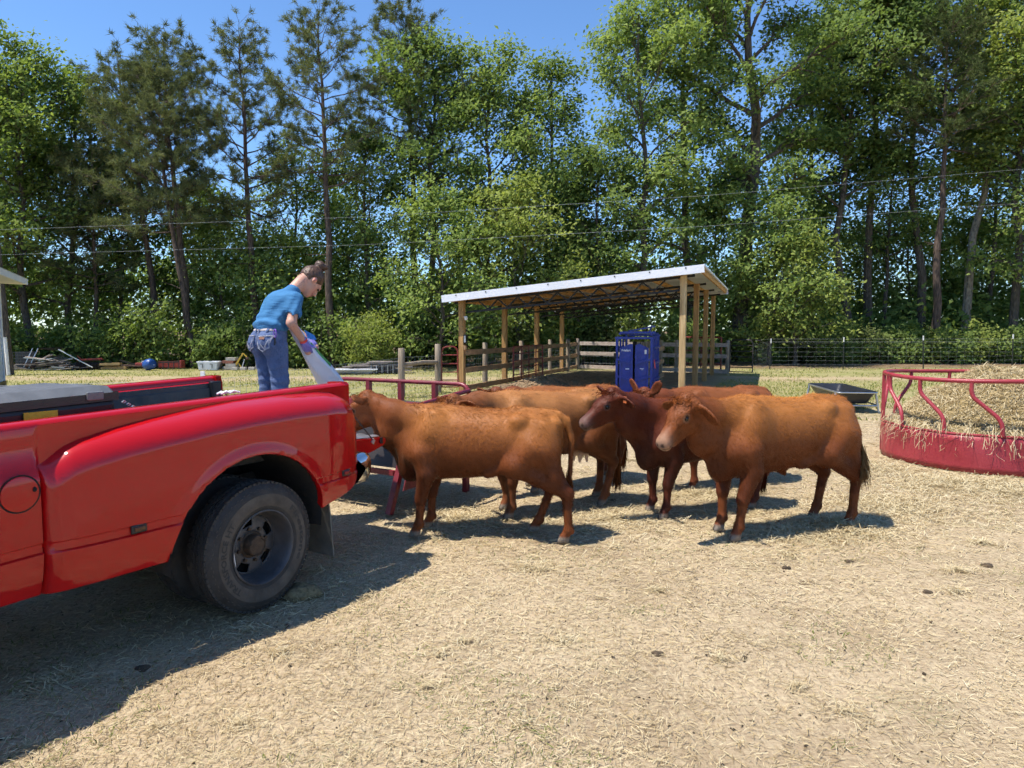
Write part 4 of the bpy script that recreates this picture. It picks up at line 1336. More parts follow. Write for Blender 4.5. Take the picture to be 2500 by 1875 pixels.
# ------------------------------------------------------------------ organic bodies: blended volumes meshed as one skin
class Vol:
    """distance field on a grid; shapes are blended in, then turned into one closed surface"""
    def __init__(s, lo, hi, h):
        s.h = h; s.lo = np.array(lo, float)
        s.n = np.ceil((np.array(hi) - s.lo) / h).astype(int) + 1
        s.D = np.full(tuple(s.n), .25, dtype=np.float32)
        s.ax = [s.lo[i] + h * np.arange(s.n[i]) for i in range(3)]
    def win(s, lo, hi):
        sl = []
        for i in range(3):
            a = max(0, int(math.floor((lo[i] - s.lo[i]) / s.h))); b = min(s.n[i], int(math.ceil((hi[i] - s.lo[i]) / s.h)) + 1)
            sl.append(slice(a, max(a + 1, b)))
        X = s.ax[0][sl[0]][:, None, None]; Y = s.ax[1][sl[1]][None, :, None]; Z = s.ax[2][sl[2]][None, None, :]
        return tuple(sl), X, Y, Z
    def join(s, sl, d, k):
        a = s.D[sl]
        if k > 0:
            h = np.maximum(k - np.abs(a - d), 0) / k
            s.D[sl] = np.minimum(a, d) - h * h * k * .25
        else:
            s.D[sl] = np.minimum(a, d)
    def cut(s, sl, d, k):
        a = s.D[sl]; d = -d
        h = np.maximum(k - np.abs(a - d), 0) / k
        s.D[sl] = np.maximum(a, d) + h * h * k * .25
    def cone(s, a, b, ra, rb, k=.03, cut=False, sq=None):
        a = np.array(a, float); b = np.array(b, float); m = max(ra, rb) + k + .03
        sl, X, Y, Z = s.win(np.minimum(a, b) - m, np.maximum(a, b) + m)
        ab = b - a; L2 = max(1e-9, (ab ** 2).sum())
        t = np.clip(((X - a[0]) * ab[0] + (Y - a[1]) * ab[1] + (Z - a[2]) * ab[2]) / L2, 0, 1)
        yy = (Y - a[1] - t * ab[1])
        if sq: yy = yy / sq
        d = np.sqrt((X - a[0] - t * ab[0]) ** 2 + yy ** 2 + (Z - a[2] - t * ab[2]) ** 2) - (ra + (rb - ra) * t)
        (s.cut if cut else s.join)(sl, d, k)
    def ell(s, c, r, k=.03, M=None, cut=False):
        c = np.array(c, float); r = np.array(r, float); m = r.max() + k + .03
        sl, X, Y, Z = s.win(c - m, c + m)
        x = X - c[0]; y = Y - c[1]; z = Z - c[2]
        if M is not None:                                 # rows of M are the ellipsoid's own axes
            x, y, z = (M[i][0] * x + M[i][1] * y + M[i][2] * z for i in range(3))
        k0 = np.sqrt((x / r[0]) ** 2 + (y / r[1]) ** 2 + (z / r[2]) ** 2)
        k1 = np.sqrt((x / r[0] ** 2) ** 2 + (y / r[1] ** 2) ** 2 + (z / r[2] ** 2) ** 2) + 1e-9
        d = k0 * (k0 - 1) / k1
        (s.cut if cut else s.join)(sl, d, k)
    def loft(s, st, k=.03, p=2.3):
        """body along X: stations of (x, centre z, half width, half height)"""
        st = np.array(sorted(st)); m = .05
        lo = (st[0, 0] - m, -st[:, 2].max() - .1, (st[:, 1] - st[:, 3]).min() - .1)
        hi = (st[-1, 0] + m, st[:, 2].max() + .1, (st[:, 1] + st[:, 3]).max() + .1)
        sl, X, Y, Z = s.win(lo, hi)
        x = X[:, 0, 0]
        f = lambda j: np.interp(x, st[:, 0], st[:, j])[:, None, None]
        zc, w, h = f(1), f(2), f(3)
        q = (np.abs(Y / w) ** p + np.abs((Z - zc) / h) ** p) ** (1 / p)
        d = (q - 1) * np.minimum(w, h) * .9
        d = np.maximum(d, np.maximum(st[0, 0] - X, X - st[-1, 0]))
        s.join(sl, d, k)
    def flat_bottom(s, z0):
        Z = s.ax[2][None, None, :]
        s.D = np.maximum(s.D, z0 - Z)
    def mesh(s):
        D = s.D; ins = D < 0
        nx, ny, nz = D.shape
        c = np.zeros((nx - 1, ny - 1, nz - 1), dtype=np.int8)
        for i in (0, 1):
            for j in (0, 1):
                for k in (0, 1):
                    c += ins[i:nx - 1 + i, j:ny - 1 + j, k:nz - 1 + k]
        act = (c > 0) & (c < 8)
        ids = np.full(act.shape, -1, dtype=np.int64)
        I, J, K = np.nonzero(act)
        ids[I, J, K] = np.arange(len(I))
        acc = np.zeros((len(I), 3)); cnt = np.zeros(len(I))
        crn = [(i, j, k) for i in (0, 1) for j in (0, 1) for k in (0, 1)]
        for a in crn:
            for ax in range(3):
                if a[ax] == 1: continue
                b = list(a); b[ax] = 1
                da = D[I + a[0], J + a[1], K + a[2]]; db = D[I + b[0], J + b[1], K + b[2]]
                m = (da < 0) != (db < 0)
                t = np.where(m, da / np.where(m, da - db, 1), 0)
                p = np.zeros((len(I), 3)); p[:] = a; p[:, ax] += t
                acc[m] += p[m]; cnt[m] += 1
        P = (np.stack([I, J, K], 1) + acc / cnt[:, None]) * s.h + s.lo
        quads = []
        for ax in range(3):
            sl0 = [slice(1, -1)] * 3; sl1 = [slice(1, -1)] * 3
            sl0[ax] = slice(0, -1); sl1[ax] = slice(1, None)
            a = ins[tuple(sl0)]; b = ins[tuple(sl1)]
            e = np.nonzero(a != b)
            base = np.stack(e, 1)
            for q in range(3):
                if q != ax: base[:, q] += 1
            o1, o2 = [(1, 2), (2, 0), (0, 1)][ax]
            g = lambda d1, d2: ids[tuple((base[:, q] - (d1 if q == o1 else 0) - (d2 if q == o2 else 0)) for q in range(3))]
            Q = np.stack([g(1, 1), g(0, 1), g(0, 0), g(1, 0)], 1)
            flip = ~a[e]
            Q[flip] = Q[flip][:, ::-1]
            quads.append(Q)
        return P, np.concatenate(quads)
def relax(P, Q, it=2, lam=.5):
    for _ in range(it):
        acc = np.zeros_like(P); cnt = np.zeros(len(P))
        for a, b in ((0, 1), (1, 2), (2, 3), (3, 0)):
            np.add.at(acc, Q[:, a], P[Q[:, b]]); np.add.at(cnt, Q[:, a], 1)
            np.add.at(acc, Q[:, b], P[Q[:, a]]); np.add.at(cnt, Q[:, b], 1)
        P = P + (acc / cnt[:, None] - P) * lam
    return P

t = NT('cow_coat')
c = t.attr('col')
v = t.map((60, 60, 26))
n = t.noise(1.0, 5, .7, v, .5); n2 = t.noise(7.0, 4, .6); n3 = t.noise(140, 3, .6)
c = t.mix(t.ramp(n, .3, .72, 0, .32), c, t.mix(1.0, c, (.38, .30, .26), 'MULTIPLY'))
c = t.mix(t.ramp(n2, .45, .75, 0, .38), c, t.mix(1.0, c, (1.5, 1.42, 1.25), 'MULTIPLY'))
t.set(base=c, rough=.55, spec=.20)
t.bump(t.math('ADD', n, t.math('MULTIPLY', n3, .35)), .30, .010)

def unitv(v): v = np.array(v, float); return v / np.linalg.norm(v)

def cow(label, x, y, yaw, sc, head, neck, feet, col, seed, hair=9000, tail=((-.98, .02, .80), (-1.0, .03, .5), (-.985, .03, .34)), udder=0, ears=(0, 0), tagc=None, h=.0162, belly=0.0, sheath=0, face=None, swl=.24, swc=None, hook=0, xs=.955):
    """one animal: head = (poll point, muzzle direction, roll), neck = throat control, feet = offsets of FL FR HL HR"""
    vol = Vol((-1.12, -.5, -.03), (1.75, .5, 1.62), h)
    B = belly
    vol.loft([(.66, .80, .06, .09), (.61, .80, .125, .19), (.52, .81, .168, .28), (.40, .83, .198, .33), (.22, .850, .222, .326 + B), (0, .854, .245, .320 + B), (-.22, .868, .255, .304 + B), (-.42, .892, .244, .274), (-.58, .918, .232, .248), (-.72, .935, .205, .228), (-.83, .945, .155, .185), (-.90, .95, .08, .10)], .02, 2.15)
    for s in (1, -1):
        vol.ell((-.50, (.168 if hook < .5 else .190) * s, 1.095), (.055, .034, .036), .09)          # hook bones
        vol.ell((-.84, .095 * s, 1.06), (.055, .04, .045), .05)            # pin bones
        vol.ell((.32, .148 * s, .92), (.13, .070, .24), .09)               # shoulder
        vol.cone((-.20, .17 * s, .60), (-.42, .185 * s, .68), .03, .05, .07)
        vol.cone((.36, .135 * s, .96), (.53, .125 * s, .76), .080, .082, .09)
        vol.ell((-.70, .150 * s, .86), (.18, .095, .24), .05)              # thigh
        vol.ell((-.43, .190 * s, .70), (.095, .062, .12), .05)               # stifle
    vol.ell((.60, 0, .64), (.115, .090, .16), .09)                          # brisket
    vol.ell((.28, 0, 1.125), (.26, .07, .050), .09)                         # withers
    vol.cone((-.45, 0, 1.15), (-.83, 0, 1.12), .045, .04, .06)             # rump line
    # legs
    hooves = []
    for i, (bx, s, hind) in enumerate(((.40, 1, 0), (.40, -1, 0), (-.76, 1, 1), (-.76, -1, 1))):
        fx, fy = feet[i]; yb = .165 * s
        lift = 0
        if not hind:
            e = (.37 + .12 * fx, yb + .02 * s, .60); kn = (.41 + .55 * fx, yb + .5 * fy, .355); ft = (.405 + .97 * fx, yb + .95 * fy, .125)
            vol.cone((.42, yb * .95, .76), e, .125, .088, .06)
            vol.cone(e, kn, .088, .056, .035)
            vol.ell(kn, (.056, .053, .062), .02)
            vol.cone((kn[0], kn[1], kn[2] - .03), ft, .043, .037, .02)
            hf = (ft[0] + .045, ft[1], .03)
        else:
            st = (-.47 + .10 * fx, yb + .035 * s, .69); hk = (-.85 + .55 * fx, yb + .5 * fy, .445); ft = (-.79 + .97 * fx, yb + .95 * fy, .125)
            vol.cone((-.63, yb * .95, .84), st, .16, .105, .07)
            vol.cone((-.74, yb * .95, .82), (-.77 + .3 * fx, yb + .01 * s, .60), .125, .080, .07)
            vol.cone(st, hk, .100, .052, .045)
            vol.cone((-.77 + .3 * fx, yb, .62), (hk[0] + .005, hk[1], hk[2] + .03), .078, .044, .05)
            vol.ell((hk[0] - .012, hk[1], hk[2]), (.053, .043, .062), .03)
            vol.cone((hk[0] + .005, hk[1], hk[2] - .03), ft, .045, .037, .025)
            hf = (ft[0] + .05, ft[1], .03)
        vol.ell(ft, (.047, .047, .047), .02)
        vol.ell((ft[0] - .035, ft[1], ft[2] - .012), (.02, .032, .022), .015)
        vol.cone(ft, (hf[0] - .005, hf[1], .06), .036, .042, .02)
        vol.cone((hf[0] - .015, hf[1], .045), (hf[0] + .022, hf[1], .022), .046, .036, .015)
        hooves.append(hf)
    # neck
    poll = np.array(head[0], float); f = unitv(head[1]); roll = head[2]
    up0 = np.array([0, 0, 1.]); sd = unitv(np.cross(up0, f)); up = np.cross(f, sd)
    sd, up = sd * math.cos(roll) + up * math.sin(roll), up * math.cos(roll) - sd * math.sin(roll)
    HP = lambda a, b, c: poll + f * a + sd * b + up * c
    mid = np.array(neck[0], float); thr = np.array(neck[1], float)
    back = HP(-.02, 0, -.03)
    vol.cone((.36, 0, 1.02), mid, .165, .125, .07, sq=.86)
    vol.cone(mid, back, .125, .098, .05, sq=.9)
    vol.cone((.48, 0, .82), thr, .175, .110, .08, sq=.78)
    vol.cone(thr, HP(.04, 0, -.13), .105, .072, .06, sq=.8)
    vol.cone(mid, thr, .12, .11, .08, sq=.85)
    vol.cone((.62, 0, .62), thr + np.array([.02, 0, -.09]), .05, .035, .07, sq=.5)     # dewlap
    # head
    MH = [f, sd, up]
    vol.cone(HP(.03, 0, -.025), HP(.20, 0, -.035), .098, .082, .03)
    vol.ell(HP(.11, 0, .012), (.13, .108, .060), .03, MH)
    vol.cone(HP(.18, 0, -.04), HP(.385, 0, -.068), .084, .066, .03)
    vol.cone(HP(.06, 0, -.150), HP(.33, 0, -.135), .064, .042, .03)
    vol.ell(HP(.10, 0, -.115), (.10, .078, .085), .03, MH)
    vol.ell(HP(.420, 0, -.078), (.052, .076, .062), .025, MH)
    vol.ell(HP(.40, 0, -.125), (.045, .040, .026), .02, MH)
    vol.ell(HP(.0, 0, .065), (.06, .06, .045), .05, MH)
    for s in (1, -1):
        vol.ell(HP(.135, .088 * s, .018), (.045, .024, .022), .02, MH)
        vol.ell(HP(.160, .098 * s, -.014), (.026, .016, .016), .012, MH, True)
        vol.ell(HP(.474, .034 * s, -.060), (.014, .014, .017), .008, MH, True)
        vol.ell(HP(.27, .082 * s, -.075), (.10, .014, .03), .03, MH, True)
        # ears: flattened leaf shapes with a hollow front
        ea = ears[0 if s > 0 else 1]
        ax_ = unitv(sd * s * math.cos(ea) + (up * .35 + np.array([0, 0, .65])) * math.sin(ea) - f * .10)
        nrm = unitv(f * .75 - up * .25 * (1 if ea < .6 else -1) + sd * s * .25); nrm = unitv(nrm - ax_ * (nrm @ ax_)); wd = np.cross(nrm, ax_)
        c0 = HP(.0, .095 * s, .012)
        vol.cone(c0 - ax_ * .02, c0 + ax_ * .05, .034, .030, .02)
        vol.ell(c0 + ax_ * .135, (.118, .064, .020), .02, [ax_, wd, nrm])
        vol.ell(c0 + ax_ * .140 + nrm * .020, (.090, .042, .014), .01, [ax_, wd, nrm], True)
    # tail
    tp = [np.array((-.86, 0, 1.12)), np.array((-.925, .0, 1.075))] + [np.array(q) for q in tail]
    rt = [.042, .036, .027, .024, .022, .02]
    for i in range(len(tp) - 1):
        vol.cone(tp[i], tp[i + 1], rt[i], rt[i + 1], .02)
    if udder:
        vol.ell((-.50, 0, .60), (.13, .11, .10), .05)
    if sheath:
        vol.cone((-.10, 0, .56), (-.16, 0, .50), .045, .022, .05)
    vol.flat_bottom(.002)
    P, Q = vol.mesh()
    P = relax(P, Q, 2, .45)
    # coat colour, with light on top and shade below painted in
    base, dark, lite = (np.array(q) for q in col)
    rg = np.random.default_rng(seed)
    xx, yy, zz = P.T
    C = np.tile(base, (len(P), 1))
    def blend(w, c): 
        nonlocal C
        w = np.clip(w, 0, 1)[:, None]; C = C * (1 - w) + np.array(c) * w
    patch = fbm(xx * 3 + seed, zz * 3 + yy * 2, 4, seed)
    blend(np.clip((zz - .80) / .3, 0, 1) * np.clip(.35 + patch, 0, 1) * np.clip((.75 - xx) / .3, 0, 1), lite)      # sunlit back painted lighter
    blend(np.clip((.86 - zz) / .30, 0, 1) * .85 * (zz > .3), dark)  # shade of the lower flank and belly painted darker
    blend(np.clip((.62 - zz) / .25, 0, 1) * .45, dark * 1.5)  # legs darker by breed, with shade painted in as well
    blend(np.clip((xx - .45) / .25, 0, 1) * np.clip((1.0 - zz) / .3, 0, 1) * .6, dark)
    hd = (P - poll) @ f; hs = np.abs((P - poll) @ sd); hu = (P - poll) @ up
    onhead = np.exp(-((np.maximum(0, hs - .1) / .05) ** 2)) * (np.abs(hu + .05) < .2)
    blend(np.clip((hd - .33) / .12, 0, 1) * onhead * .75, face if face is not None else (.30, .19, .125))
    noz = np.clip((hd - .445) / .02, 0, 1) * onhead
    blend(noz * .8, (.25, .16, .12))
    for s in (1, -1):
        q = np.linalg.norm(P - HP(.474, .034 * s, -.060), axis=1); blend((.026 - q) / .012, (.035, .02, .016))
        q = np.linalg.norm(P - HP(.160, .092 * s, -.012), axis=1); blend((.046 - q) / .012 * .5, face if face is not None else (.28, .17, .11)); blend((.031 - q) / .008, (.035, .018, .013))
        q = np.linalg.norm(P - HP(-.03, .22 * s, .01), axis=1); blend((.09 - q) / .06 * .45, base * .55)
    blend((np.abs((P - HP(.42, 0, -.104)) @ up) < .008) * onhead * (hd > .32) * .7, (.05, .028, .02))
    for hf in hooves:
        q = np.hypot(xx - hf[0], yy - hf[1])
        blend(np.clip((.075 - zz) / .02, 0, 1) * (q < .12), (.22, .185, .15))
        blend(((.012 - np.abs(yy - hf[1])) / .008) * (zz < .06) * (q < .12), (.06, .045, .035))
    if udder:
        q = np.linalg.norm((P - np.array((-.50, 0, .54))) / np.array((1, 1, .8)), axis=1); blend((.14 - q) / .06, (.55, .40, .33))
    C *= (.9 + .2 * fbm(xx * 14, zz * 14 + yy * 9, 3, seed + 4))[:, None]
    root = thing('cow', label, 'cow', (x, y, 0), 'young brown cattle around the truck', yaw)
    root.scale = (xs, 1, 1)
    zo = float(ground_height(x, y)) + .004
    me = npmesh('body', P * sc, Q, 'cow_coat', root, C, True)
    me.location.z = zo
    # short coat: thousands of hairs lying back and down over the skin
    A = P[Q]; nrm = np.cross(A[:, 2] - A[:, 0], A[:, 3] - A[:, 1]); ar = np.linalg.norm(nrm, axis=1); nrm /= ar[:, None] + 1e-12
    fi = rg.choice(len(Q), hair, p=ar / ar.sum())
    w = rg.random((hair, 2)); q = (A[fi, 0] * (1 - w[:, :1]) + A[fi, 1] * w[:, :1]) * (1 - w[:, 1:]) + (A[fi, 3] * (1 - w[:, :1]) + A[fi, 2] * w[:, :1]) * w[:, 1:]
    nn = nrm[fi]
    keep = (q[:, 2] > .12) & (((q - poll) @ f) < .30)
    q = q[keep]; nn = nn[keep]; k = len(q)
    flow = np.tile(np.array([-.55, 0, -.8]), (k, 1)) + rg.normal(size=(k, 3)) * .35
    onh = ((q - poll) @ f > -.02) & (np.linalg.norm(q - poll, axis=1) < .4)
    flow[onh] = f * .7 + rg.normal(size=(onh.sum(), 3)) * .5
    flow -= nn * (flow * nn).sum(1)[:, None]; flow = unit(flow)
    curl = np.clip(.5 + 2.2 * (fbm(q[:, 0] * 9, q[:, 2] * 9, 3, seed) - .5), .2, 1)
    topz = np.clip((q[:, 2] - 1.10) / .06, 0, 1) * (q[:, 0] < .6)
    ln = rg.uniform(.014, .030, k) * (.7 + .6 * curl) * (1 + .5 * topz)
    d = unit(flow + nn * (.20 + .25 * curl + .35 * topz)[:, None] * rg.uniform(.6, 1.4, k)[:, None])
    bw = np.cross(d, nn); bw = unit(bw) * .0017
    V = np.stack([q - bw, q + bw, q + d * ln[:, None]], 1).reshape(-1, 3)
    near = np.array([0])
    ci = Q[fi[keep], 0]
    HC = np.repeat(C[ci] * rg.uniform(.7, 1.15, k)[:, None], 3, axis=0); HC[2::3] *= 1.25
    hb = npmesh('coat', V * sc, np.arange(k * 3).reshape(-1, 3), 'cow_hair', root, HC)
    hb['kind'] = 'stuff'; hb.location.z = zo
    # poll tuft, tail switch
    def tuft(name, centre, direction, n, length, spread, colr, wid=.004, wild=.3):
        p = centre + rg.normal(size=(n, 3)) * np.array(spread)
        d = unit(unitv(direction) + rg.normal(size=(n, 3)) * wild)
        ln = length * rg.uniform(.5, 1.1, n)[:, None]
        b = unit(np.cross(d, rg.normal(size=(n, 3)))) * wid
        m = p + d * ln * .55; e = p + d * ln + rg.normal(size=(n, 3)) * .012
        V = np.stack([p - b, p + b, m + b * .8, e, m - b * .8], 1)
        Fq = np.concatenate([np.stack([np.arange(n) * 5 + i for i in ix], 1) for ix in ((0, 1, 2, 4),)])
        Ft = np.stack([np.arange(n) * 5 + i for i in (4, 2, 3)], 1)
        cc = np.repeat(np.array(colr) * rg.uniform(.6, 1.4, (n, 1)), 5, axis=0)
        Fa = np.concatenate([Fq[:, [0, 1, 2]], Fq[:, [0, 2, 3]], Ft])
        o = npmesh(name, V.reshape(-1, 3) * sc, Fa, 'cow_hair', root, cc)
        o.location.z = zo; o['kind'] = 'stuff'
        return o
    e0 = tp[-1]; tdir = unitv(tp[-1] - tp[-2]) * .8 + np.array([0, 0, -.25])
    o = tuft('tail_switch', e0 + np.array([0, 0, .03]), tdir, 420, swl, (.014, .014, .05), np.array(swc) if swc else np.array(base) * .8, .004, .10)
    tuft('forelock', HP(.03, 0, .075), f * .9 + up * .1, 260, .055, (.05, .05, .014), np.array(base) * .9, .003)
    for s in (1, -1):
        ax = HP(.160, .0875 * s, -.012)
        g = G().blob((0, 0, 0), (.022 * sc, .022 * sc, .022 * sc), 14, 10)
        eo = part('eye', g, 'eye_dark', None, True); eo.parent = root; eo.location = Vector(ax * sc) + Vector((0, 0, zo))
    if udder:
        for k, (a, b) in enumerate(((-.46, .05), (-.46, -.05), (-.55, .05), (-.55, -.05))):
            g = G().tube([(a * sc, b * sc, .53 * sc), (a * sc, b * 1.05 * sc, .47 * sc), (a * sc, b * 1.1 * sc, .445 * sc)], [.022, .014, .009], 8)
            to = part('teat', g, 'udder_skin', None, True); to.parent = root; to.location.z = zo
    if tagc:
        s = tagc[0]; c = Vector(HP(.01, .21 * s, .0) * sc) + Vector((0, 0, zo))
        g = G().box((0, 0, 0), (.008, .045, .055))
        to = part('ear_tag', g, tagc[1], None); to.parent = root; to.location = c
    return root

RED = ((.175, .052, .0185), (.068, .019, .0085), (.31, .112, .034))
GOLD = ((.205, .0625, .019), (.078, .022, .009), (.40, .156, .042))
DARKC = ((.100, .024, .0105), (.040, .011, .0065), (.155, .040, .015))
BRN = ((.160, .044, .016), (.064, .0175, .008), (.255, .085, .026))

# nose deep in the truck, body across the picture
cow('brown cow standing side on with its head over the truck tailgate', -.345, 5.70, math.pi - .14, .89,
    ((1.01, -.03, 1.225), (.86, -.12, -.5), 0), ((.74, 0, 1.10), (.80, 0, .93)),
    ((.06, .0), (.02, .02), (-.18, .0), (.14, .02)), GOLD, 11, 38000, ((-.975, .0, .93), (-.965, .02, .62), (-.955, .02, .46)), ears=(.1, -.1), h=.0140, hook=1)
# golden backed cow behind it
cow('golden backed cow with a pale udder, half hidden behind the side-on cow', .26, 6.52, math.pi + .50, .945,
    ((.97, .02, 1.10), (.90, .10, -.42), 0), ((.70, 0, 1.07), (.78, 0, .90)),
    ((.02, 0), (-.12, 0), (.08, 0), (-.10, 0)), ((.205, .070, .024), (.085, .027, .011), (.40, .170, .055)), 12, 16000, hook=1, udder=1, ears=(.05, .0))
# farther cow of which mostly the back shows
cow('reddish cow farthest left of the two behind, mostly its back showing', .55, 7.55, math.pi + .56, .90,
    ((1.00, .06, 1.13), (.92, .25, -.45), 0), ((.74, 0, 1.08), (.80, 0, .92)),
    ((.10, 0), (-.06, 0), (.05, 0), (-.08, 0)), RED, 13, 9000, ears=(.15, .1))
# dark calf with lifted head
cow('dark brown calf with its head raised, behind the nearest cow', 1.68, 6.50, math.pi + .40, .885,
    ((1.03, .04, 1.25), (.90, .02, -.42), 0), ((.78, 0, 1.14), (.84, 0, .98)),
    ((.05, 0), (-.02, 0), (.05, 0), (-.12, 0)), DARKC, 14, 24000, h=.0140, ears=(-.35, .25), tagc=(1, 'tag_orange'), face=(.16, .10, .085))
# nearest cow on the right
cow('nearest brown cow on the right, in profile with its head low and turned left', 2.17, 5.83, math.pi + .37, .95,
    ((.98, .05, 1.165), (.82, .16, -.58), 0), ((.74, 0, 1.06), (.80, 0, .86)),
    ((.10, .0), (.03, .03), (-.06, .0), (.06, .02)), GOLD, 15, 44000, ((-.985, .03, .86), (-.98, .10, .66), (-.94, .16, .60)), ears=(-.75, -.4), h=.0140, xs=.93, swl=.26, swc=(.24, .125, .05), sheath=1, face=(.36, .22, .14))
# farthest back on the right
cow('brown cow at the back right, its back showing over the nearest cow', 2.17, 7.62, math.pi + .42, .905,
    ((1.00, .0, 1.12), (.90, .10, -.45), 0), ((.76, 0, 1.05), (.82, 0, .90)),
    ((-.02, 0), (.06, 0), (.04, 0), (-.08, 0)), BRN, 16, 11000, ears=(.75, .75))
# ------------------------------------------------------------------ person on the tailgate with a feed sack
t = NT('skin'); c = t.attr('col')
t.set(base=t.mix(t.ramp(t.noise(40, 3), .3, .7, 0, .15), c, t.mix(1.0, c, (.8, .6, .55), 'MULTIPLY')), rough=.5, spec=.4, sss=.08)
t.b.inputs['Subsurface Radius'].default_value = (.02, .008, .004)
t = NT('shirt_blue'); n = t.noise(9, 4)
t.set(base=t.mix(t.ramp(n, .3, .7), (.045, .155, .31), (.065, .205, .39)), rough=.85, spec=.15)
wr = t.noise(1.0, 3, .5, t.map((6, 6, 34), (.0, .7, .2)), .9)
t.bump(t.math('ADD', wr, t.math('MULTIPLY', t.noise(300, 2), .05)), .55, .018)
t = NT('denim'); n = t.noise(14, 5); wv = t.noise(1.0, 3, .6, t.map((260, 260, 60)))
c = t.mix(t.ramp(n, .3, .7), (.045, .070, .155), (.105, .150, .28))
c = t.mix(t.ramp(wv, .35, .7, 0, .5), c, (.18, .23, .36))
t.set(base=c, rough=.85, spec=.15)
t.bump(t.noise(1.0, 4, .6, t.map((12, 12, 40)), .8), .5, .012)
plain('glove_purple', (.19, .17, .52), .5, 0, .2, 20)
t = NT('hair_brown'); n = t.noise(1.0, 4, .6, t.map((60, 60, 9)), .4)
t.set(base=t.mix(t.ramp(n, .35, .7), (.035, .018, .011), (.15, .078, .042)), rough=.45, spec=.45)
t.bump(n, .6, .008)

PX, PY = -2.045, 6.02
PZ = .842
PYAW = math.atan2(.78, .62)
pr = thing('person', 'person in blue t-shirt and jeans bending to pour a feed sack from the tailgate', 'person', (PX, PY, PZ), None, PYAW)
def pchild(name, P, Q, mat, col=None, smooth=True):
    return npmesh(name, P, Q, mat, pr, col, smooth)
HC = np.array((.405, 0, 1.255)); HF = unitv((.52, -.10, -.86)); HS = unitv(np.cross((.86, 0, .5), HF)); HU = np.cross(HF, HS)
HK = 1.10
def PH(a, b, c): return HC + (HF * a + HS * b + HU * c) * HK       # head frame: a to the face, b to her left, c to the crown
MHD = [HF, HS, HU]
SHR, ELR, WRR, HNR = (.125, -.165, 1.075), (.045, -.215, .885), (.21, -.150, .725), (.275, -.118, .635)
SHL, ELL, WRL, HNL = (.155, .165, 1.080), (.30, .200, .875), (.40, .055, .745), (.425, -.02, .67)
# --- body (skin), one surface
v = Vol((-.35, -.36, -.02), (.75, .36, 1.45), .0105)
for s in (1, -1):
    v.cone((.0, .085 * s, .05), (.0, .09 * s, .36), .042, .055, .03)
    v.cone((.0, .09 * s, .36), (-.01, .085 * s, .68), .055, .085, .03)
    v.cone((-.02, .09 * s, .035), (.10, .10 * s, .03), .035, .03, .02)
v.ell((-.01, 0, .75), (.10, .15, .11), .05)
v.cone((.02, 0, .82), (.10, 0, 1.02), .10, .115, .05)
v.cone((.12, .12, 1.08), (.11, -.12, 1.08), .06, .06, .05)
v.cone((.17, 0, 1.12), tuple(PH(-.05, 0, -.06)), .060, .052, .04)
for a, b, c_, d in ((SHR, ELR, WRR, HNR), (SHL, ELL, WRL, HNL)):
    v.cone(a, b, .050, .040, .03); v.cone(b, c_, .040, .026, .02); v.cone(c_, d, .026, .03, .02)
v.ell(PH(-.015, 0, .02), (.101, .081, .110), .02, MHD)
v.ell(PH(.03, 0, -.045), (.068, .064, .077), .03, MHD)
v.ell(PH(.066, 0, -.098), (.026, .026, .020), .025, MHD)
v.ell(PH(.078, 0, .020), (.020, .052, .018), .025, MHD)
v.cone(PH(.088, 0, .000), PH(.108, 0, -.036), .010, .014, .014)
v.ell(PH(.088, 0, -.066), (.016, .024, .010), .012, MHD)
for s in (1, -1):
    v.ell(PH(.084, .030 * s, -.004), (.012, .016, .012), .012, MHD, True)
    v.ell(PH(-.012, .078 * s, -.010), (.018, .010, .030), .012, MHD)
P, Q = v.mesh(); P = relax(P, Q, 1, .4)
C = np.tile(np.array((.56, .31, .22)), (len(P), 1))
def pb(w, c):
    global C
    w = np.clip(w, 0, 1)[:, None]; C = C * (1 - w) + np.array(c) * w
d = lambda q: np.linalg.norm(P - np.array(q), axis=1)
pb((.05 - d(PH(.06, -.05, -.035))) / .04 * .5, (.62, .25, .18))
for s in (1, -1):
    pb((.035 - d(PH(-.012, .085 * s, -.010))) / .02 * .7, (.64, .24, .18))
    pb((.012 - d(PH(.096, .030 * s, .018))) / .006, (.06, .035, .025))
pb((np.abs((P - PH(.1, 0, -.066)) @ HU) < .008) * ((P - HC) @ HF > .08) * .7, (.42, .12, .11))
pchild('body', P, Q, 'skin', C)
for s in (1, -1):
    e = part('eye', G().blob((0, 0, 0), (.010, .010, .010), 10, 8), 'eye_dark', None, True); e.parent = pr; e.location = PH(.080, .031 * s, -.002)
# --- hair and bun
v = Vol((.1, -.2, 1.0), (.8, .2, 1.5), .0075)
v.ell(PH(-.024, 0, .030), (.108, .091, .113), .01, MHD)
v.ell(PH(.085, 0, -.075), (.094, .13, .115), .02, MHD, True)
v.ell(PH(-.01, .09, -.03), (.04, .03, .045), .02, MHD, True); v.ell(PH(-.01, -.09, -.03), (.04, .03, .045), .02, MHD, True)
v.ell(PH(-.10, 0, -.085), (.05, .05, .05), .02, MHD, True)
v.ell(PH(-.060, 0, .150), (.054, .054, .046), .008, MHD)
v.ell(PH(-.085, .02, .172), (.025, .022, .02), .006, MHD)
v.ell(PH(-.035, -.03, .172), (.025, .022, .02), .006, MHD)
P, Q = v.mesh(); P = relax(P, Q, 1, .3)
rgp = np.random.default_rng(4)
P = P + (rgp.normal(size=P.shape) * .0012)
pchild('hair', P, Q, 'hair_brown')
rr = random.Random(8); g = G()
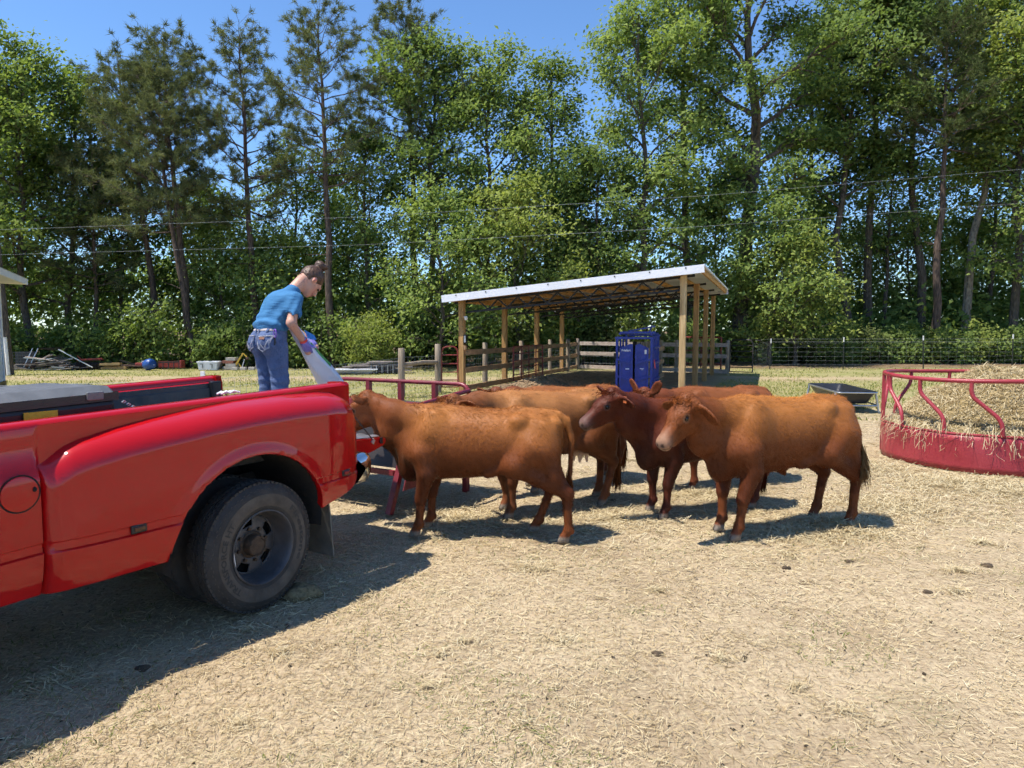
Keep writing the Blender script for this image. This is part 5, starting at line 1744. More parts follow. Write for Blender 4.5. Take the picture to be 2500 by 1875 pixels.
for k in range(26):
    a = np.array(PH(-.05 + rr.uniform(-.03, .03), rr.uniform(-.05, .05), .125 + rr.uniform(-.02, .03))); dd = HU * rr.uniform(.2, 1) + HS * rr.uniform(-.8, .8) - HF * rr.uniform(-.4, .9)
    g.tube([a, a + dd * .03, a + dd * .055 + np.array([0, 0, -.01])], .0012, 3, False)
for k in range(10):
    a = np.array(PH(-.09, rr.uniform(-.04, .04), -.05)); g.tube([a, a - HF * .03 - HU * .02, a - HF * .04 - HU * .05], .0012, 3, False)
me = bpy.data.meshes.new('hair_wisps'); me.from_pydata(g.v, [], g.f); link('hair_wisps', me, 'hair_brown', pr)
# --- t-shirt
v = Vol((-.35, -.38, .60), (.6, .38, 1.35), .0095)
v.ell((-.012, 0, .855), (.122, .162, .075), .05)
v.cone((.015, 0, .90), (.085, 0, 1.03), .118, .125, .06, sq=1.28)
v.ell((.095, 0, 1.02), (.118, .160, .115), .05)
v.cone((.125, .125, 1.088), (.100, -.125, 1.085), .068, .068, .05)
v.cone((.14, 0, 1.10), (.215, 0, 1.16), .075, .066, .03)
for a, b in ((SHR, ELR), (SHL, ELL)):
    a = np.array(a); b = np.array(b)
    v.cone(a - (b - a) * .05, a + (b - a) * .66, .066, .064, .03)
    e = a + (b - a) * .70; n_ = unitv(b - a)
    v.cone(e + n_ * .055, e + n_ * .2, .075, .075, .004, True)
v.ell(tuple(np.array((.30, 0, 1.215))), (.085, .075, .06), .01, None, True)
sl, X_, Y_, Z_ = v.win((-.5, -.5, .5), (.8, .5, 1.4))
sl2, X_, Y_, Z_ = v.win(v.lo, v.lo + v.h * (v.n - 1))
fold = .008 * np.sin((Z_ * 60 + X_ * 40 + Y_ * 8)) * np.exp(-((Z_ - .89) / .07) ** 2) + .007 * np.sin(X_ * 70 - Z_ * 45 + 2 * np.sin(Y_ * 14)) * np.exp(-((Z_ - .98) / .10) ** 2)
v.D[sl2] += fold.astype(np.float32)
v.D = np.maximum(v.D, (.812 - .10 * Y_ * 0 - Z_ + .02 * np.sin(Y_ * 9)).astype(np.float32))
P, Q = v.mesh(); P = relax(P, Q, 1, .3)
pchild('t_shirt', P, Q, 'shirt_blue')
# --- jeans
v = Vol((-.32, -.34, -.02), (.32, .34, .92), .0095)
v.ell((-.015, 0, .775), (.118, .168, .085), .05)
v.cone((-.01, 0, .80), (.0, 0, .87), .105, .112, .03, sq=1.36)
for s in (1, -1):
    v.ell((-.070, .078 * s, .715), (.098, .092, .105), .04)
    v.cone((-.02, .086 * s, .68), (.005, .092 * s, .40), .098, .070, .035)
    v.cone((.005, .092 * s, .40), (-.01, .092 * s, .06), .070, .066, .03)
v.ell((-.13, 0, .60), (.07, .022, .07), .03, None, True)
sl2, X_, Y_, Z_ = v.win(v.lo, v.lo + v.h * (v.n - 1))
v.D[sl2] += (.0035 * np.sin(Z_ * 95 + 3 * np.sin(X_ * 22 + Y_ * 11)) * np.exp(-((Z_ - .38) / .16) ** 2)).astype(np.float32)
v.D = np.maximum(v.D, np.maximum(.035 - Z_, Z_ - .862 - .04 * (X_ < -.04) * 0).astype(np.float32))
P, Q = v.mesh(); P = relax(P, Q, 1, .3)
jn = pchild('jeans', P, Q, 'denim')
from mathutils.bvhtree import BVHTree
bvh = BVHTree.FromPolygons([tuple(p) for p in P], [tuple(int(i) for i in q) for q in Q])
def back(y, z, o=.003):
    """point on the seat of the jeans, found from behind"""
    loc, nrm, _, _ = bvh.ray_cast(Vector((-.6, y * 1.15, z)), Vector((1, -.12 * (1 if y > 0 else -1) * 0, 0)))
    if loc is None: return Vector((-.1, y, z))
    return loc + nrm * o
def local(name, g, mat, smooth=False):
    me = bpy.data.meshes.new(name); me.from_pydata(g.v, [], g.f); return link(name, me, mat, pr, smooth)
for s in (1, -1):
    yc = .082 * s
    outl = [(-.058, .055), (.058, .047 if s < 0 else .055), (.052, -.045), (.0, -.078), (-.052, -.045)]
    def edge(o, f=1.0):
        pts = []
        for i in range(5):
            a, b = outl[i], outl[(i + 1) % 5]
            for k in range(5):
                t_ = k / 5; pts.append(back(yc + (a[0] + (b[0] - a[0]) * t_) * f, .725 + (a[1] + (b[1] - a[1]) * t_) * f, o))
        return pts
    g = G(); e = edge(.0035); e2 = edge(.0055, .96); c_ = back(yc, .718, .006)
    n_ = len(e)
    g.add(e + e2 + [c_], [(i, (i + 1) % n_, n_ + (i + 1) % n_, n_ + i) for i in range(n_)] + [(n_ + i, n_ + (i + 1) % n_, 2 * n_) for i in range(n_)])
    local('back_pocket', g, 'denim')
    g = G()
    for f in (.97, .90):
        p = edge(.0066, f); g.tube(p + [p[0]], .0013, 4, False)
    w = [(-.046, .035), (-.022, -.040), (0, .0), (.022, -.040), (.046, .035)]
    for o_ in (0, .012):
        pts = []
        for i in range(4):
            for k in range(4):
                t_ = k / 4; pts.append(back(yc + w[i][0] + (w[i + 1][0] - w[i][0]) * t_, .715 - o_ + w[i][1] + (w[i + 1][1] - w[i][1]) * t_, .0072))
        g.tube(pts, .0012, 4, False)
    local('pocket_stitching', g, 'thread')
g = G(); q = [back(-.082 + a, .768 - .012 + b, .009) for a, b in ((-.022, -.010), (.022, -.010), (.022, .010), (-.022, .010))]
g.add(q, [(0, 1, 2, 3)]); local('leather_patch', g, 'leather_patch')
g = G(); ys = np.linspace(-.125, .125, 13)
g.grid(lambda y, z: back(y, z, .006), list(ys), [.818, .848]); local('belt', g, 'belt_cloth')
for y in (-.012, .028, -.09):
    g = G(); g.grid(lambda a, z: back(y + a, z, .010), [-.007, .007], [.808, .830, .856]); local('belt_loop', g, 'denim')
g = G(); g.tube([back(.0, z, .002) for z in np.linspace(.81, .62, 10)], .0016, 4, False); local('seat_seam', g, 'thread')
c0 = np.array(back(-.135, .79, .02))
g = G(); g.tube([c0 + np.array((0, .018 * math.cos(a), .034 * math.sin(a))) for a in np.linspace(0, 6.28, 15)], .005, 6, False); local('carabiner', g, 'clip_purple', True)
g = G()
for k in range(3):
    g.tube([c0 + np.array((-.004, -.004 + .006 * k, -.034)), c0 + np.array((-.006, -.012 + .012 * k, -.085 - .012 * k))], [.003, .006], 5)
local('keys', g, 'cable_black')
# --- gloved hands closing on the sack
def glove(wr, hn, side, curl):
    v = Vol(np.minimum(wr, hn) - .13, np.maximum(wr, hn) + .13, .005)
    wr = np.array(wr); hn = np.array(hn); f = unitv(hn - wr)
    o = unitv(np.cross(f, np.array((0.3, side * .9, .2)))); l = np.cross(f, o)          # o: back of hand, l: across the knuckles
    pc = wr + f * .055
    v.cone(wr - f * .02, wr + f * .02, .031, .033, .01)
    v.cone(wr + f * .015, pc + f * .02, .034, .036, .02)
    v.ell(pc + f * .012, (.048, .040, .021), .015, [f, l, o])
    for k in range(4):
        w = (k - 1.5) * .0195; L = (.034, .038, .036, .029)[k]
        a = pc + f * .048 + l * w; b = a + unitv(f - o * .35) * L; c = b + unitv(f * .35 - o * curl) * L * .85; d_ = c + unitv(-f * .5 - o * .6) * L * .65
        v.cone(a - f * .02, b, .0105, .0100, .008); v.cone(b, c, .0100, .0092, .004); v.cone(c, d_, .0092, .0082, .004)
    a = pc - f * .012 - l * .034; b = a + unitv(f * .6 - l * .75 - o * .2) * .036; c = b + unitv(f * .75 - o * .6 + l * .1) * .030
    v.cone(pc - f * .02 - l * .01, a, .017, .0135, .012); v.cone(a, b, .0135, .0115, .006); v.cone(b, c, .0115, .0095, .005)
    P, Q = v.mesh(); P = relax(P, Q, 1, .3)
    pchild('glove', P, Q, 'glove_purple')
    local('glove_cuff' if side < 0 else 'wrist_band', G().tube([wr - f * .030, wr - f * .004, wr + f * .004], [.0345, .0355, .034], 16, False), 'wrist_red', True)
glove(WRR, HNR, -1, .9)
glove(WRL, HNL, 1, .9)
# --- boots on the tailgate
for s in (1, -1):
    v = Vol((-.15, .085 * s - .1, -.01), (.22, .085 * s + .1, .16), .008)
    v.cone((-.03, .088 * s, .05), (.11, .10 * s, .042), .046, .042, .02); v.cone((-.03, .088 * s, .05), (-.01, .088 * s, .12), .045, .045, .02); v.flat_bottom(.001)
    P, Q = v.mesh(); pchild('boot', P, Q, 'leather_patch')

# --- feed sack: soft paper tube gathered in the hands, mouth down
bagr = thing('feed_sack', 'white feed sack with green print being poured by the person', 'sack', (PX, PY, PZ), None, PYAW)
path = [np.array(q) for q in ((.175, -.045, .86), (.215, -.065, .78), (.265, -.085, .69), (.335, -.095, .585), (.43, -.10, .47), (.52, -.10, .36), (.57, -.10, .28))]
wid = [.04, .05, .055, .07, .092, .108, .115]; thk = [.02, .028, .035, .05, .06, .065, .06]
def bagpt(i, a, grow=0.0):
    d_ = unitv(path[min(i + 1, 6)] - path[max(i - 1, 0)])
    sd_ = unitv(np.cross(d_, np.array((.62 * 0 + .75, .65, .12)))); nn = np.cross(d_, sd_)
    w = wid[i] * (1 + .06 * math.sin(a * 3 + i)) + grow; h_ = thk[i] * (1 + .22 * math.sin(a * 5 + i * 1.3)) + grow
    ca, sa = math.cos(a), math.sin(a)
    return path[i] + sd_ * w * math.copysign(abs(ca) ** .8, ca) + nn * h_ * math.copysign(abs(sa) ** .8, sa)
def bmesh_part(name, g, mat, smooth=True):
    me = bpy.data.meshes.new(name); me.from_pydata(g.v, [], g.f); return link(name, me, mat, bagr, smooth)
ang = [2 * math.pi * k / 28 for k in range(28)]
g = G(); g.grid(lambda i, a: bagpt(i, a), list(range(7)), ang, close_w=True); bmesh_part('sack_body', g, 'bag_white')
for cols_, rng_, rows_ in (('bag_green', (-1.25, .25), (2, 5)),):
    g = G(); g.grid(lambda i, a: bagpt(i, a, .0025), list(range(rows_[0], rows_[1])), list(np.linspace(rng_[0], rng_[1], 10))); bmesh_part('green_print', g, cols_)
g = G(); q = path[1] + np.array((.06, -.0, .02)); g.add([q + np.array(o_) for o_ in ((0, 0, .03), (.12, .02, -.02), (.13, .0, -.06), (.02, -.02, -.045), (.06, .03, .012), (.07, .0, -.058))], [(0, 4, 5, 3), (4, 1, 2, 5)]); bmesh_part('blue_flap', g, 'bag_blue', False)
# ------------------------------------------------------------------ red feed bunk behind the tailgate
bk = thing('feed_bunk', 'dark red steel feed bunk with rounded hoop rails behind the truck', 'feed trough', TW(2.7, -1.5, 0))
FR = 'bunk_red'
def arc_path(pts, rad=.10, n=5):
    """polyline with rounded corners"""
    out = [Vector(pts[0])]
    for i in range(1, len(pts) - 1):
        p = Vector(pts[i]); a = (Vector(pts[i - 1]) - p); b = (Vector(pts[i + 1]) - p)
        r = min(rad, a.length * .45, b.length * .45)
        p0 = p + a.normalized() * r; p1 = p + b.normalized() * r
        for k in range(n + 1):
            t_ = k / n; out.append(p0.lerp(p, t_).lerp(p.lerp(p1, t_), t_))
    out.append(Vector(pts[-1])); return out
part('hoop_rail', G().tube(arc_path([TW(3.1, -2.42, .70), TW(3.1, -2.42, 1.12), TW(3.1, -.62, 1.12), TW(3.1, -.62, .62)], .13), .022, 10), FR, bk, True)
part('side_rail', G().tube([TW(3.1, -.62, 1.06), TW(2.36, -.64, .99)], .022, 8), FR, bk, True)
part('side_rail', G().tube([TW(3.1, -2.42, 1.06), TW(2.36, -2.4, .99)], .022, 8), FR, bk, True)
for v_ in (-1.05, -1.5, -1.95):
    part('upright', G().beam(TW(3.1, v_, .80), TW(3.1, v_, 1.11), .05, .05, TD), FR, bk)
part('rim_board', G().beam(TW(3.08, -2.42, .86), TW(3.08, -.64, .86), .14, .03), FR, bk)
part('rim_board', G().beam(TW(2.40, -2.40, .965), TW(2.40, -.66, .965), .10, .05), FR, bk)
part('dark_pipe', G().tube([TW(3.0, -2.38, .90), TW(3.0, -.66, .90)], .028, 10), 'cable_black', bk, True)
tray = [(2.40, .94), (2.50, .48), (2.98, .48), (3.06, .84)]
g = G(); g.grid(lambda v_, q: TW(q[0], v_, q[1]), [-2.38, -.68], tray)
tr_ = part('tray', g, 'gate_dark', bk); m = tr_.modifiers.new('thick', 'SOLIDIFY'); m.thickness = .012
g = G(); g.add([TW(u_, v_, z_) for u_, v_, z_ in ((2.20, -2.36, .40), (2.20, -.71, .40), (2.372, -.71, .935), (2.372, -2.36, .935))], [(0, 1, 2, 3)])  # dark sheet added to stand in for the shadowed tray interior
shade_sheet = part('side_panel', g, 'gate_dark', bk); m = shade_sheet.modifiers.new('thick', 'SOLIDIFY'); m.thickness = .01
for v_ in (-.68, -2.38):
    g = G(); g.add([TW(u_, v_, z_) for u_, z_ in ((2.12, .22), (3.12, .22), (3.08, .86), (2.40, .96))], [(0, 1, 2, 3)])
    e_ = part('end_panel', g, FR, bk); m = e_.modifiers.new('thick', 'SOLIDIFY'); m.thickness = .01
for u_, v_, tu in ((2.06, -.80, 2.38), (3.18, -.72, 3.08), (2.06, -2.3, 2.38), (3.18, -2.36, 3.08)):
    part('leg', G().beam(TW(u_, v_, .0), TW(tu, v_ + (.06 if v_ > -1 else -.06), .98 if tu < 3 else .85), .055, .055, TD), FR, bk)
for z_, u_ in ((.36, 2.17),):
    part('cross_bar', G().beam(TW(u_, -2.3, z_), TW(u_, -.82, z_), .045, .045), FR, bk)

FR = 'feeder_red'
# ------------------------------------------------------------------ round hay feeder on the right
HX, HY, HR = 6.17, 9.08, 1.20
hf = thing('hay_feeder', 'round dark red steel hay feeder ring with bent bars at the right', 'hay feeder', (HX, HY, 0))
def ring_pt(t_, r, z): return Vector((HX + r * math.cos(t_), HY + r * math.sin(t_), z))
TZ = 1.08
ts = [2 * math.pi * k / 96 for k in range(96)]
def dent(t_, z): return .014 * math.sin(5 * t_ + 3 * z) + .010 * math.sin(11 * t_ + 7 * z) * (z / .44)
for k in range(3):
    a0 = R(154) + k * 2 * math.pi / 3 + .012; a1 = a0 + 2 * math.pi / 3 - .024
    tt_ = list(np.linspace(a0, a1, 40))
    zs_ = list(np.linspace(.0, .44, 7))
    g = G(); g.grid(lambda t_, z: ring_pt(t_, HR + dent(t_, z), z), tt_, zs_)
    sk = part('skirt_sheet', g, FR, hf, True); m = sk.modifiers.new('thick', 'SOLIDIFY'); m.thickness = .006
    part('skirt_lip', G().tube([ring_pt(t_, HR + dent(t_, .44), .445) for t_ in tt_], .014, 8), FR, hf, True)
    part('top_tube', G().tube([ring_pt(t_, HR, TZ + .012 * math.sin(3 * t_)) for t_ in tt_], .026, 10), FR, hf, True)
    for da in (-.022, .022):
        ca = a0 - .012 + da
        part('seam_post', G().beam(ring_pt(ca, HR + .005, .03), ring_pt(ca, HR + .005, TZ + .02), .045, .045, ring_pt(ca, 1, 0) - ring_pt(ca, 0, 0)), FR, hf)
    for j in range(4):
        b = a0 + R(17) + j * R(28)
        pth = [ring_pt(b, HR, TZ), ring_pt(b, HR, TZ - .13), ring_pt(b + .02, HR, TZ - .20), ring_pt(b + R(13), HR - .01, .66), ring_pt(b + R(15), HR, .58), ring_pt(b + R(15.5), HR, .45)]
        part('bent_bar', G().tube(arc_path(pth, .09), .024, 9), FR, hf, True)

# hay heaped in the ring
rgh = np.random.default_rng(21)
def hay_z(x, y):
    dx = np.asarray(x) - HX; dy = np.asarray(y) - HY; r = np.hypot(dx, dy) / 1.15
    side = .62 + .50 * np.clip((dx * .9 + dy * .25) / 1.0 + .35, -1, 1)
    z = .30 + (.30 + .48 * side) * np.clip(1 - r ** 2.6, 0, 1) ** .75
    return z + (fbm(np.asarray(x) * 3.2, np.asarray(y) * 3.2, 4, 9) - .5) * .34 * np.clip(1.2 - r, 0, 1) + .10 * np.clip(1 - r, 0, 1)
rr_ = np.linspace(.001, 1.165, 40); aa_ = np.linspace(0, 2 * math.pi, 121)[:-1]
RR, AA = np.meshgrid(rr_, aa_, indexing='ij')
hx = HX + RR * np.cos(AA); hy = HY + RR * np.sin(AA); hz = hay_z(hx, hy)
ix = np.arange(RR.size).reshape(RR.shape)
Fh = np.stack([ix[:-1], ix[1:], np.roll(ix, -1, 1)[1:], np.roll(ix, -1, 1)[:-1]], -1).reshape(-1, 4)
t = NT('hay'); n1 = t.noise(1.0, 6, .7, t.map((30, 30, 90)), 1.2); n2 = t.noise(5, 4)
c = t.mix(t.ramp(n1, .3, .7), (.15, .105, .045), (.56, .44, .22)); c = t.mix(t.ramp(n2, .35, .7, 0, .5), c, (.46, .34, .16))
t.set(base=c, rough=.9, spec=.15); t.bump(n1, .9, .03)
hroot = thing('hay', 'loose heap of pale hay filling the round feeder', 'hay', (HX, HY, 0))
npmesh('hay_mound', np.stack([hx - HX, hy - HY, hz], -1).reshape(-1, 3), Fh, 'hay', hroot, None, True)

def blades(P, yaw, pitch, L, W, bend, cols, rg, tone=None, flat=False):
    """bent straws: two quads each"""
    n = len(P)
    d = np.stack([np.cos(yaw) * np.cos(pitch), np.sin(yaw) * np.cos(pitch), np.sin(pitch)], 1)
    s = np.stack([-np.sin(yaw), np.cos(yaw), rg.normal(0, .35, n)], 1)
    u = np.cross(d, s); u = unit(u)
    L = L[:, None]; W = W[:, None] * .5; b = bend[:, None]
    A = P - d * L * .5; M_ = P + u * b * L; E = P + d * L * .5
    if tone is None: tone = rg.random(n)
    C = np.array([np.interp(tone, np.linspace(0, 1, len(cols)), [c[i] for c in cols]) for i in range(3)]).T
    if flat:                                              # far straws: one quad each
        V = np.stack([A - s * W, A + s * W, E + s * W * .7, E - s * W * .7], 1).reshape(-1, 3)
        return V, np.arange(n * 4).reshape(-1, 4), np.repeat(C, 4, axis=0)
    V = np.stack([A - s * W, A + s * W, M_ + s * W, M_ - s * W, E + s * W * .5, E - s * W * .5], 1).reshape(-1, 3)
    k = np.arange(n) * 6
    F = np.concatenate([np.stack([k, k + 1, k + 2, k + 3], 1), np.stack([k + 3, k + 2, k + 4, k + 5], 1)])
    return V, F, np.repeat(C, 6, axis=0)
STRAW = [(.17, .115, .055), (.37, .275, .145), (.52, .415, .24), (.60, .51, .32), (.68, .60, .41)]
n = 15000
r_ = 1.16 * np.sqrt(rgh.random(n)); a_ = rgh.uniform(0, 2 * math.pi, n)
px_ = HX + r_ * np.cos(a_); py_ = HY + r_ * np.sin(a_)
P = np.stack([px_, py_, hay_z(px_, py_) + rgh.uniform(0, .03, n)], 1)
V, F, C = blades(P, rgh.uniform(0, 6.28, n), rgh.normal(-.05, .4, n), rgh.uniform(.06, .19, n), np.full(n, .0055), rgh.normal(0, .10, n), STRAW[1:], rgh)
V -= np.array([HX, HY, 0])
npmesh('hay_stalks', V, F, 'straw', hroot, C)['kind'] = 'stuff'
# wisps hanging out over the skirt
nb = 420
a_ = R(150) + R(105) * np.clip(rgh.beta(1.2, 1.6, nb), 0, 1); cl = rgh.choice(np.linspace(R(155), R(250), 9), nb) + rgh.normal(0, .045, nb); a_ = np.where(rgh.random(nb) < .75, cl, a_)
rad = HR + rgh.uniform(-.08, .06, nb); zz_ = .50 - rgh.random(nb) ** 2.2 * .26
P = np.stack([HX + rad * np.cos(a_), HY + rad * np.sin(a_), zz_], 1)
V, F, C = blades(P, a_ + rgh.normal(0, .6, nb), -rgh.uniform(.1, 1.5, nb), rgh.uniform(.08, .24, nb), np.full(nb, .005), rgh.normal(0, .12, nb), STRAW[1:], rgh)
V -= np.array([HX, HY, 0])
npmesh('hanging_wisps', V, F, 'straw', hroot, C)['kind'] = 'stuff'

# ------------------------------------------------------------------ black tub trough on a pipe stand
TX, TY = 7.13, 15.25
tang = math.atan2(.34, 2.3)
def UP(a, b, z):   # a along (towards the viewer), b across to the right
    ca, sa = math.cos(tang), math.sin(tang)
    return Vector((TX - a * sa + b * ca, TY - a * ca - b * sa, z))
ft = thing('tub_trough', 'black plastic tub trough on a galvanised pipe stand', 'feed trough', (TX, TY, 0))
def rrect(hl, hw, r, n=5):
    out = []
    for cx2, cy2, a0 in ((hl - r, hw - r, 0), (-hl + r, hw - r, 90), (-hl + r, -hw + r, 180), (hl - r, -hw + r, 270)):
        for k in range(n + 1):
            t_ = R(a0 + 90 * k / n); out.append((cx2 + r * math.cos(t_), cy2 + r * math.sin(t_)))
    return out
g = G()
secs = [(.95, .26, .17), (1.08, .345, .36), (1.12, .37, .415), (1.15, .39, .43), (1.13, .375, .432), (1.09, .345, .40), (1.0, .28, .25), (.93, .25, .205)]
rows = [[UP(a, b, z) for a, b in rrect(hl, hw, .09)] for hl, hw, z in secs]
g.grid(lambda i, k: rows[i][k], list(range(len(rows))), list(range(len(rows[0]))), close_w=True)
n_ = len(rows[0]); g.f.append(tuple(range(n_))[::-1]); g.f.append(tuple(range((len(rows) - 1) * n_, len(rows) * n_)))
part('tub', g, 'tub_dark', ft, True)
part('rim_pipe', G().tube([UP(a, b, .405) for a, b in rrect(1.13, .385, .09)] + [UP(*rrect(1.13, .385, .09)[0], .405)], .02, 8), 'galvanised', ft, True)
for e in (-1, 1):
    part('leg_frame', G().tube(arc_path([UP(1.0 * e, -.45, .0), UP(1.0 * e, -.38, .40), UP(1.0 * e, -.37, .42)], .05), .022, 8), 'galvanised', ft, True)
    part('leg_frame', G().tube(arc_path([UP(1.0 * e, .45, .0), UP(1.0 * e, .38, .40), UP(1.0 * e, .37, .42)], .05), .022, 8), 'galvanised', ft, True)
    part('cross_pipe', G().tube([UP(1.0 * e, -.42, .13), UP(1.0 * e, .42, .13)], .018, 8), 'galvanised', ft, True)
for b in (-.41, .41):
    part('cross_pipe', G().tube([UP(-1.0, b, .15), UP(1.0, b, .15)], .016, 8), 'galvanised', ft, True)

# ------------------------------------------------------------------ white building at the left edge
bl = thing('white_building', 'corner of a white sided building with overhanging eave at the far left', 'building', (-14.95, 20.7, 0))
BD = Vector((.463, -.886, 0)); BN = Vector((.886, .463, 0))
def BP(s_, o, z): return Vector((-14.95, 20.7, z)) + BD * s_ + BN * o
for k in range(16):
    part('siding_board', G().add([BP(0, 0, .18 + k * .18), BP(12, 0, .18 + k * .18), BP(12, -.018, .36 + k * .18), BP(0, -.018, .36 + k * .18)], [(0, 1, 2, 3)]), 'white_paint', bl)
g = G(); g.add([BP(0, -.02, 0), BP(12, -.02, 0), BP(12, -6, 0), BP(0, -6, 0), BP(0, -.02, 3.05), BP(12, -.02, 3.05), BP(12, -6, 3.05), BP(0, -6, 3.05)], [(0, 1, 5, 4), (1, 2, 6, 5), (2, 3, 7, 6), (3, 0, 4, 7)])
part('wall', g, 'white_paint', bl)
part('corner_board', G().beam(BP(.03, .012, 0.12), BP(.03, .012, 3.0), .12, .03, BN), 'white_paint', bl)
part('base_strip', G().beam(BP(-.05, .02, .08), BP(12, .02, .08), .05, .2), 'cable_black', bl)  # dark strip along the foot of the wall
part('soffit', G().add([BP(-.45, .62, 3.02), BP(12, .62, 3.02), BP(12, -.03, 3.04), BP(-.45, -.03, 3.04)], [(0, 1, 2, 3)]), 'soffit_paint', bl)
part('eave_fascia', G().beam(BP(-.46, .63, 3.10), BP(12, .63, 3.10), .03, .17), 'white_paint', bl)
part('eave_fascia', G().beam(BP(-.46, .64, 3.10), BP(-.46, -3, 3.9), .03, .17), 'white_paint', bl)
part('roof', G().add([BP(-.5, .66, 3.195), BP(12, .66, 3.195), BP(12, -3, 4.1), BP(-.5, -3, 4.1), BP(12, -6.7, 3.195), BP(-.5, -6.7, 3.195)], [(0, 1, 2, 3), (3, 2, 4, 5)]), 'roof_metal', bl)
# utility wires
for lab, pts in (('upper of the two thin wires crossing the trees', ((-24, 500), (0, 500), (796, 472), (1504, 429), (2212, 371), (2500, 345))), ('lower of the two thin wires crossing the trees', ((-24, 553), (0, 552.5), (796, 531), (1504, 493), (2212, 442), (2500, 420)))):
    YW = 23.0
    q = [((a - 1106) / 1522 * YW, YW, 1.67 + (712 - b) / 1522 * YW) for a, b in pts]
    xs_ = np.linspace(-27, 27, 40)
    g = G().tube([(x_, YW, float(np.interp(x_, [-30] + [p[0] for p in q[1:]] + [30], [q[1][2] - .25] + [p[2] for p in q[1:]] + [q[-1][2] + .3]))) for x_ in xs_], .0027, 5)
    tag(part('utility_wire', g, 'wire_steel'), lab, 'wire')
up_ = thing('utility_pole', 'dark pole with a white pipe at its foot beside the white building', 'pole', (-18.6, 26.0, 0))
part('pole', G().tube([(-18.6, 26, -.1), (-18.72, 26, 2.5), (-19.0, 26, 9)], [.18, .16, .11], 10), 'tree_bark', up_, True)
part('conduit', G().tube([(-18.47, 25.8, 0), (-18.53, 25.8, 1.4)], .06, 8), 'white_cap', up_, True)

# ------------------------------------------------------------------ scrap and machines along the wood edge
rs = random.Random(31)
sp_ = thing('scrap_heap', 'tangled heap of grey scrap boards and metal by the left trees', 'scrap heap', (-17.4, 29.6, 0))
for k in range(60):
    x_ = -17.3 + rs.gauss(0, .75); z_ = max(.04, .62 - abs(x_ + 17.3) * .42) * rs.random() + .04
    L = rs.uniform(.5, 1.9); a_ = rs.gauss(0, .5); e_ = rs.gauss(0, .13)
    d_ = Vector((math.cos(a_) * math.cos(e_), math.sin(a_) * .5, math.sin(e_))) * L / 2
    c_ = Vector((x_, 29.6 + rs.uniform(-.6, .7), z_))
    part('board', G().beam(c_ - d_, c_ + d_, rs.uniform(.08, .18), .03), rs.choice(('scrap_wood', 'scrap_wood', 'grey_rail_wood', 'rust_iron', 'galvanised')), sp_)
part('ladder_rail', G().tube([(-18.35, 29.3, .1), (-17.95, 29.4, 1.0)], .025, 6), 'galvanised', sp_)
part('ladder_rail', G().tube([(-18.10, 29.3, .1), (-17.7, 29.4, 1.0)], .025, 6), 'galvanised', sp_)
part('sheet', G().add([(-18.0, 29.9, 1.0), (-16.9, 29.9, 1.06), (-16.7, 30.4, .9), (-17.9, 30.4, .86)], [(0, 1, 2, 3)]), 'grey_plastic', sp_)
part('pipe', G().tube([(-16.7, 29.3, .95), (-15.1, 29.2, .12)], .03, 6), 'galvanised', sp_)
cr = thing('wire_crate', 'grey wire crate at the left end of the scrap heap', 'crate', (-19.3, 29.8, 0))
for k in range(9):
    part('wire', G().beam((-19.9 + k * .14, 29.5, .1), (-19.9 + k * .14, 29.5, 1.0), .02, .02), 'grey_plastic', cr)
for k in range(6):
    part('wire', G().beam((-19.9, 29.49, .12 + k * .17), (-18.78, 29.49, .12 + k * .17), .02, .02), 'grey_plastic', cr)
part('back_sheet', G().box((-19.34, 29.9, .55), (1.1, .03, .9)), 'tub_dark', cr)
dh = thing('disc_harrow', 'red disc harrow with dark discs parked left of the blue barrel', 'harrow', (-14.2, 29.7, 0))
part('frame_beam', G().beam((-15.0, 29.5, .66), (-13.3, 29.6, .76), .09, .09), 'rust_red', dh)
part('frame_beam', G().beam((-14.9, 29.9, .62), (-13.4, 30.0, .66), .08, .08), 'rust_red', dh)
part('hitch_bar', G().beam((-14.6, 29.4, .70), (-14.75, 29.2, .95), .05, .05), 'rust_red', dh)
for k in range(8):
    Md = Matrix.Translation((-14.95 + k * .22, 29.6, .26)) @ Matrix.Rotation(R(90), 4, 'Y') @ Matrix.Rotation(R(16), 4, 'X')
    part('disc', G().lathe([(.001, .03), (.14, .02), (.25, -.02), (.255, -.022), (.25, -.026), (.14, .012), (.001, .022)], Md, 16), 'gate_dark', dh, True)
    part('hanger', G().beam((-14.95 + k * .22, 29.62, .26), (-14.95 + k * .22, 29.6, .66), .03, .04), 'gate_dark', dh)
for k, (a_, b_, z_) in enumerate(((-17.3, -16.5, .22), (-17.4, -16.3, .06), (-17.35, -16.6, .14))):
    tag(part('plank', G().beam((a_, 29.6 + .12 * k, z_), (b_, 29.7 + .1 * k, z_ + .02), .25, .09), 'yellow_board'), ('topmost', 'lowest', 'middle')[k] + ' yellowish plank of the stack beside the disc harrow', 'plank', 'planks beside the harrow')
bb = thing('blue_barrel', 'round blue plastic barrel lying at the wood edge', 'barrel', (-10.85, 29.3, 0))
Mb_ = Matrix.Translation((-10.85, 29.3, .30)) @ Matrix.Rotation(R(78), 4, 'Y') @ Matrix.Rotation(R(20), 4, 'X')
part('shell', G().lathe([(.001, -.30), (.15, -.295), (.24, -.25), (.29, -.12), (.295, -.10), (.30, 0), (.295, .10), (.29, .12), (.24, .25), (.14, .30), (.001, .305)], Mb_, 28), 'blue_plastic', bb, True)
part('bung', G().lathe([(.03, .29), (.03, .33), (.001, .335)], Mb_ @ Matrix.Translation((.08, 0, 0)), 10), 'decal_white', bb)
tl = thing('tiller', 'dark red tractor tiller lying left of the blue barrel', 'implement', (-12.1, 29.4, 0))
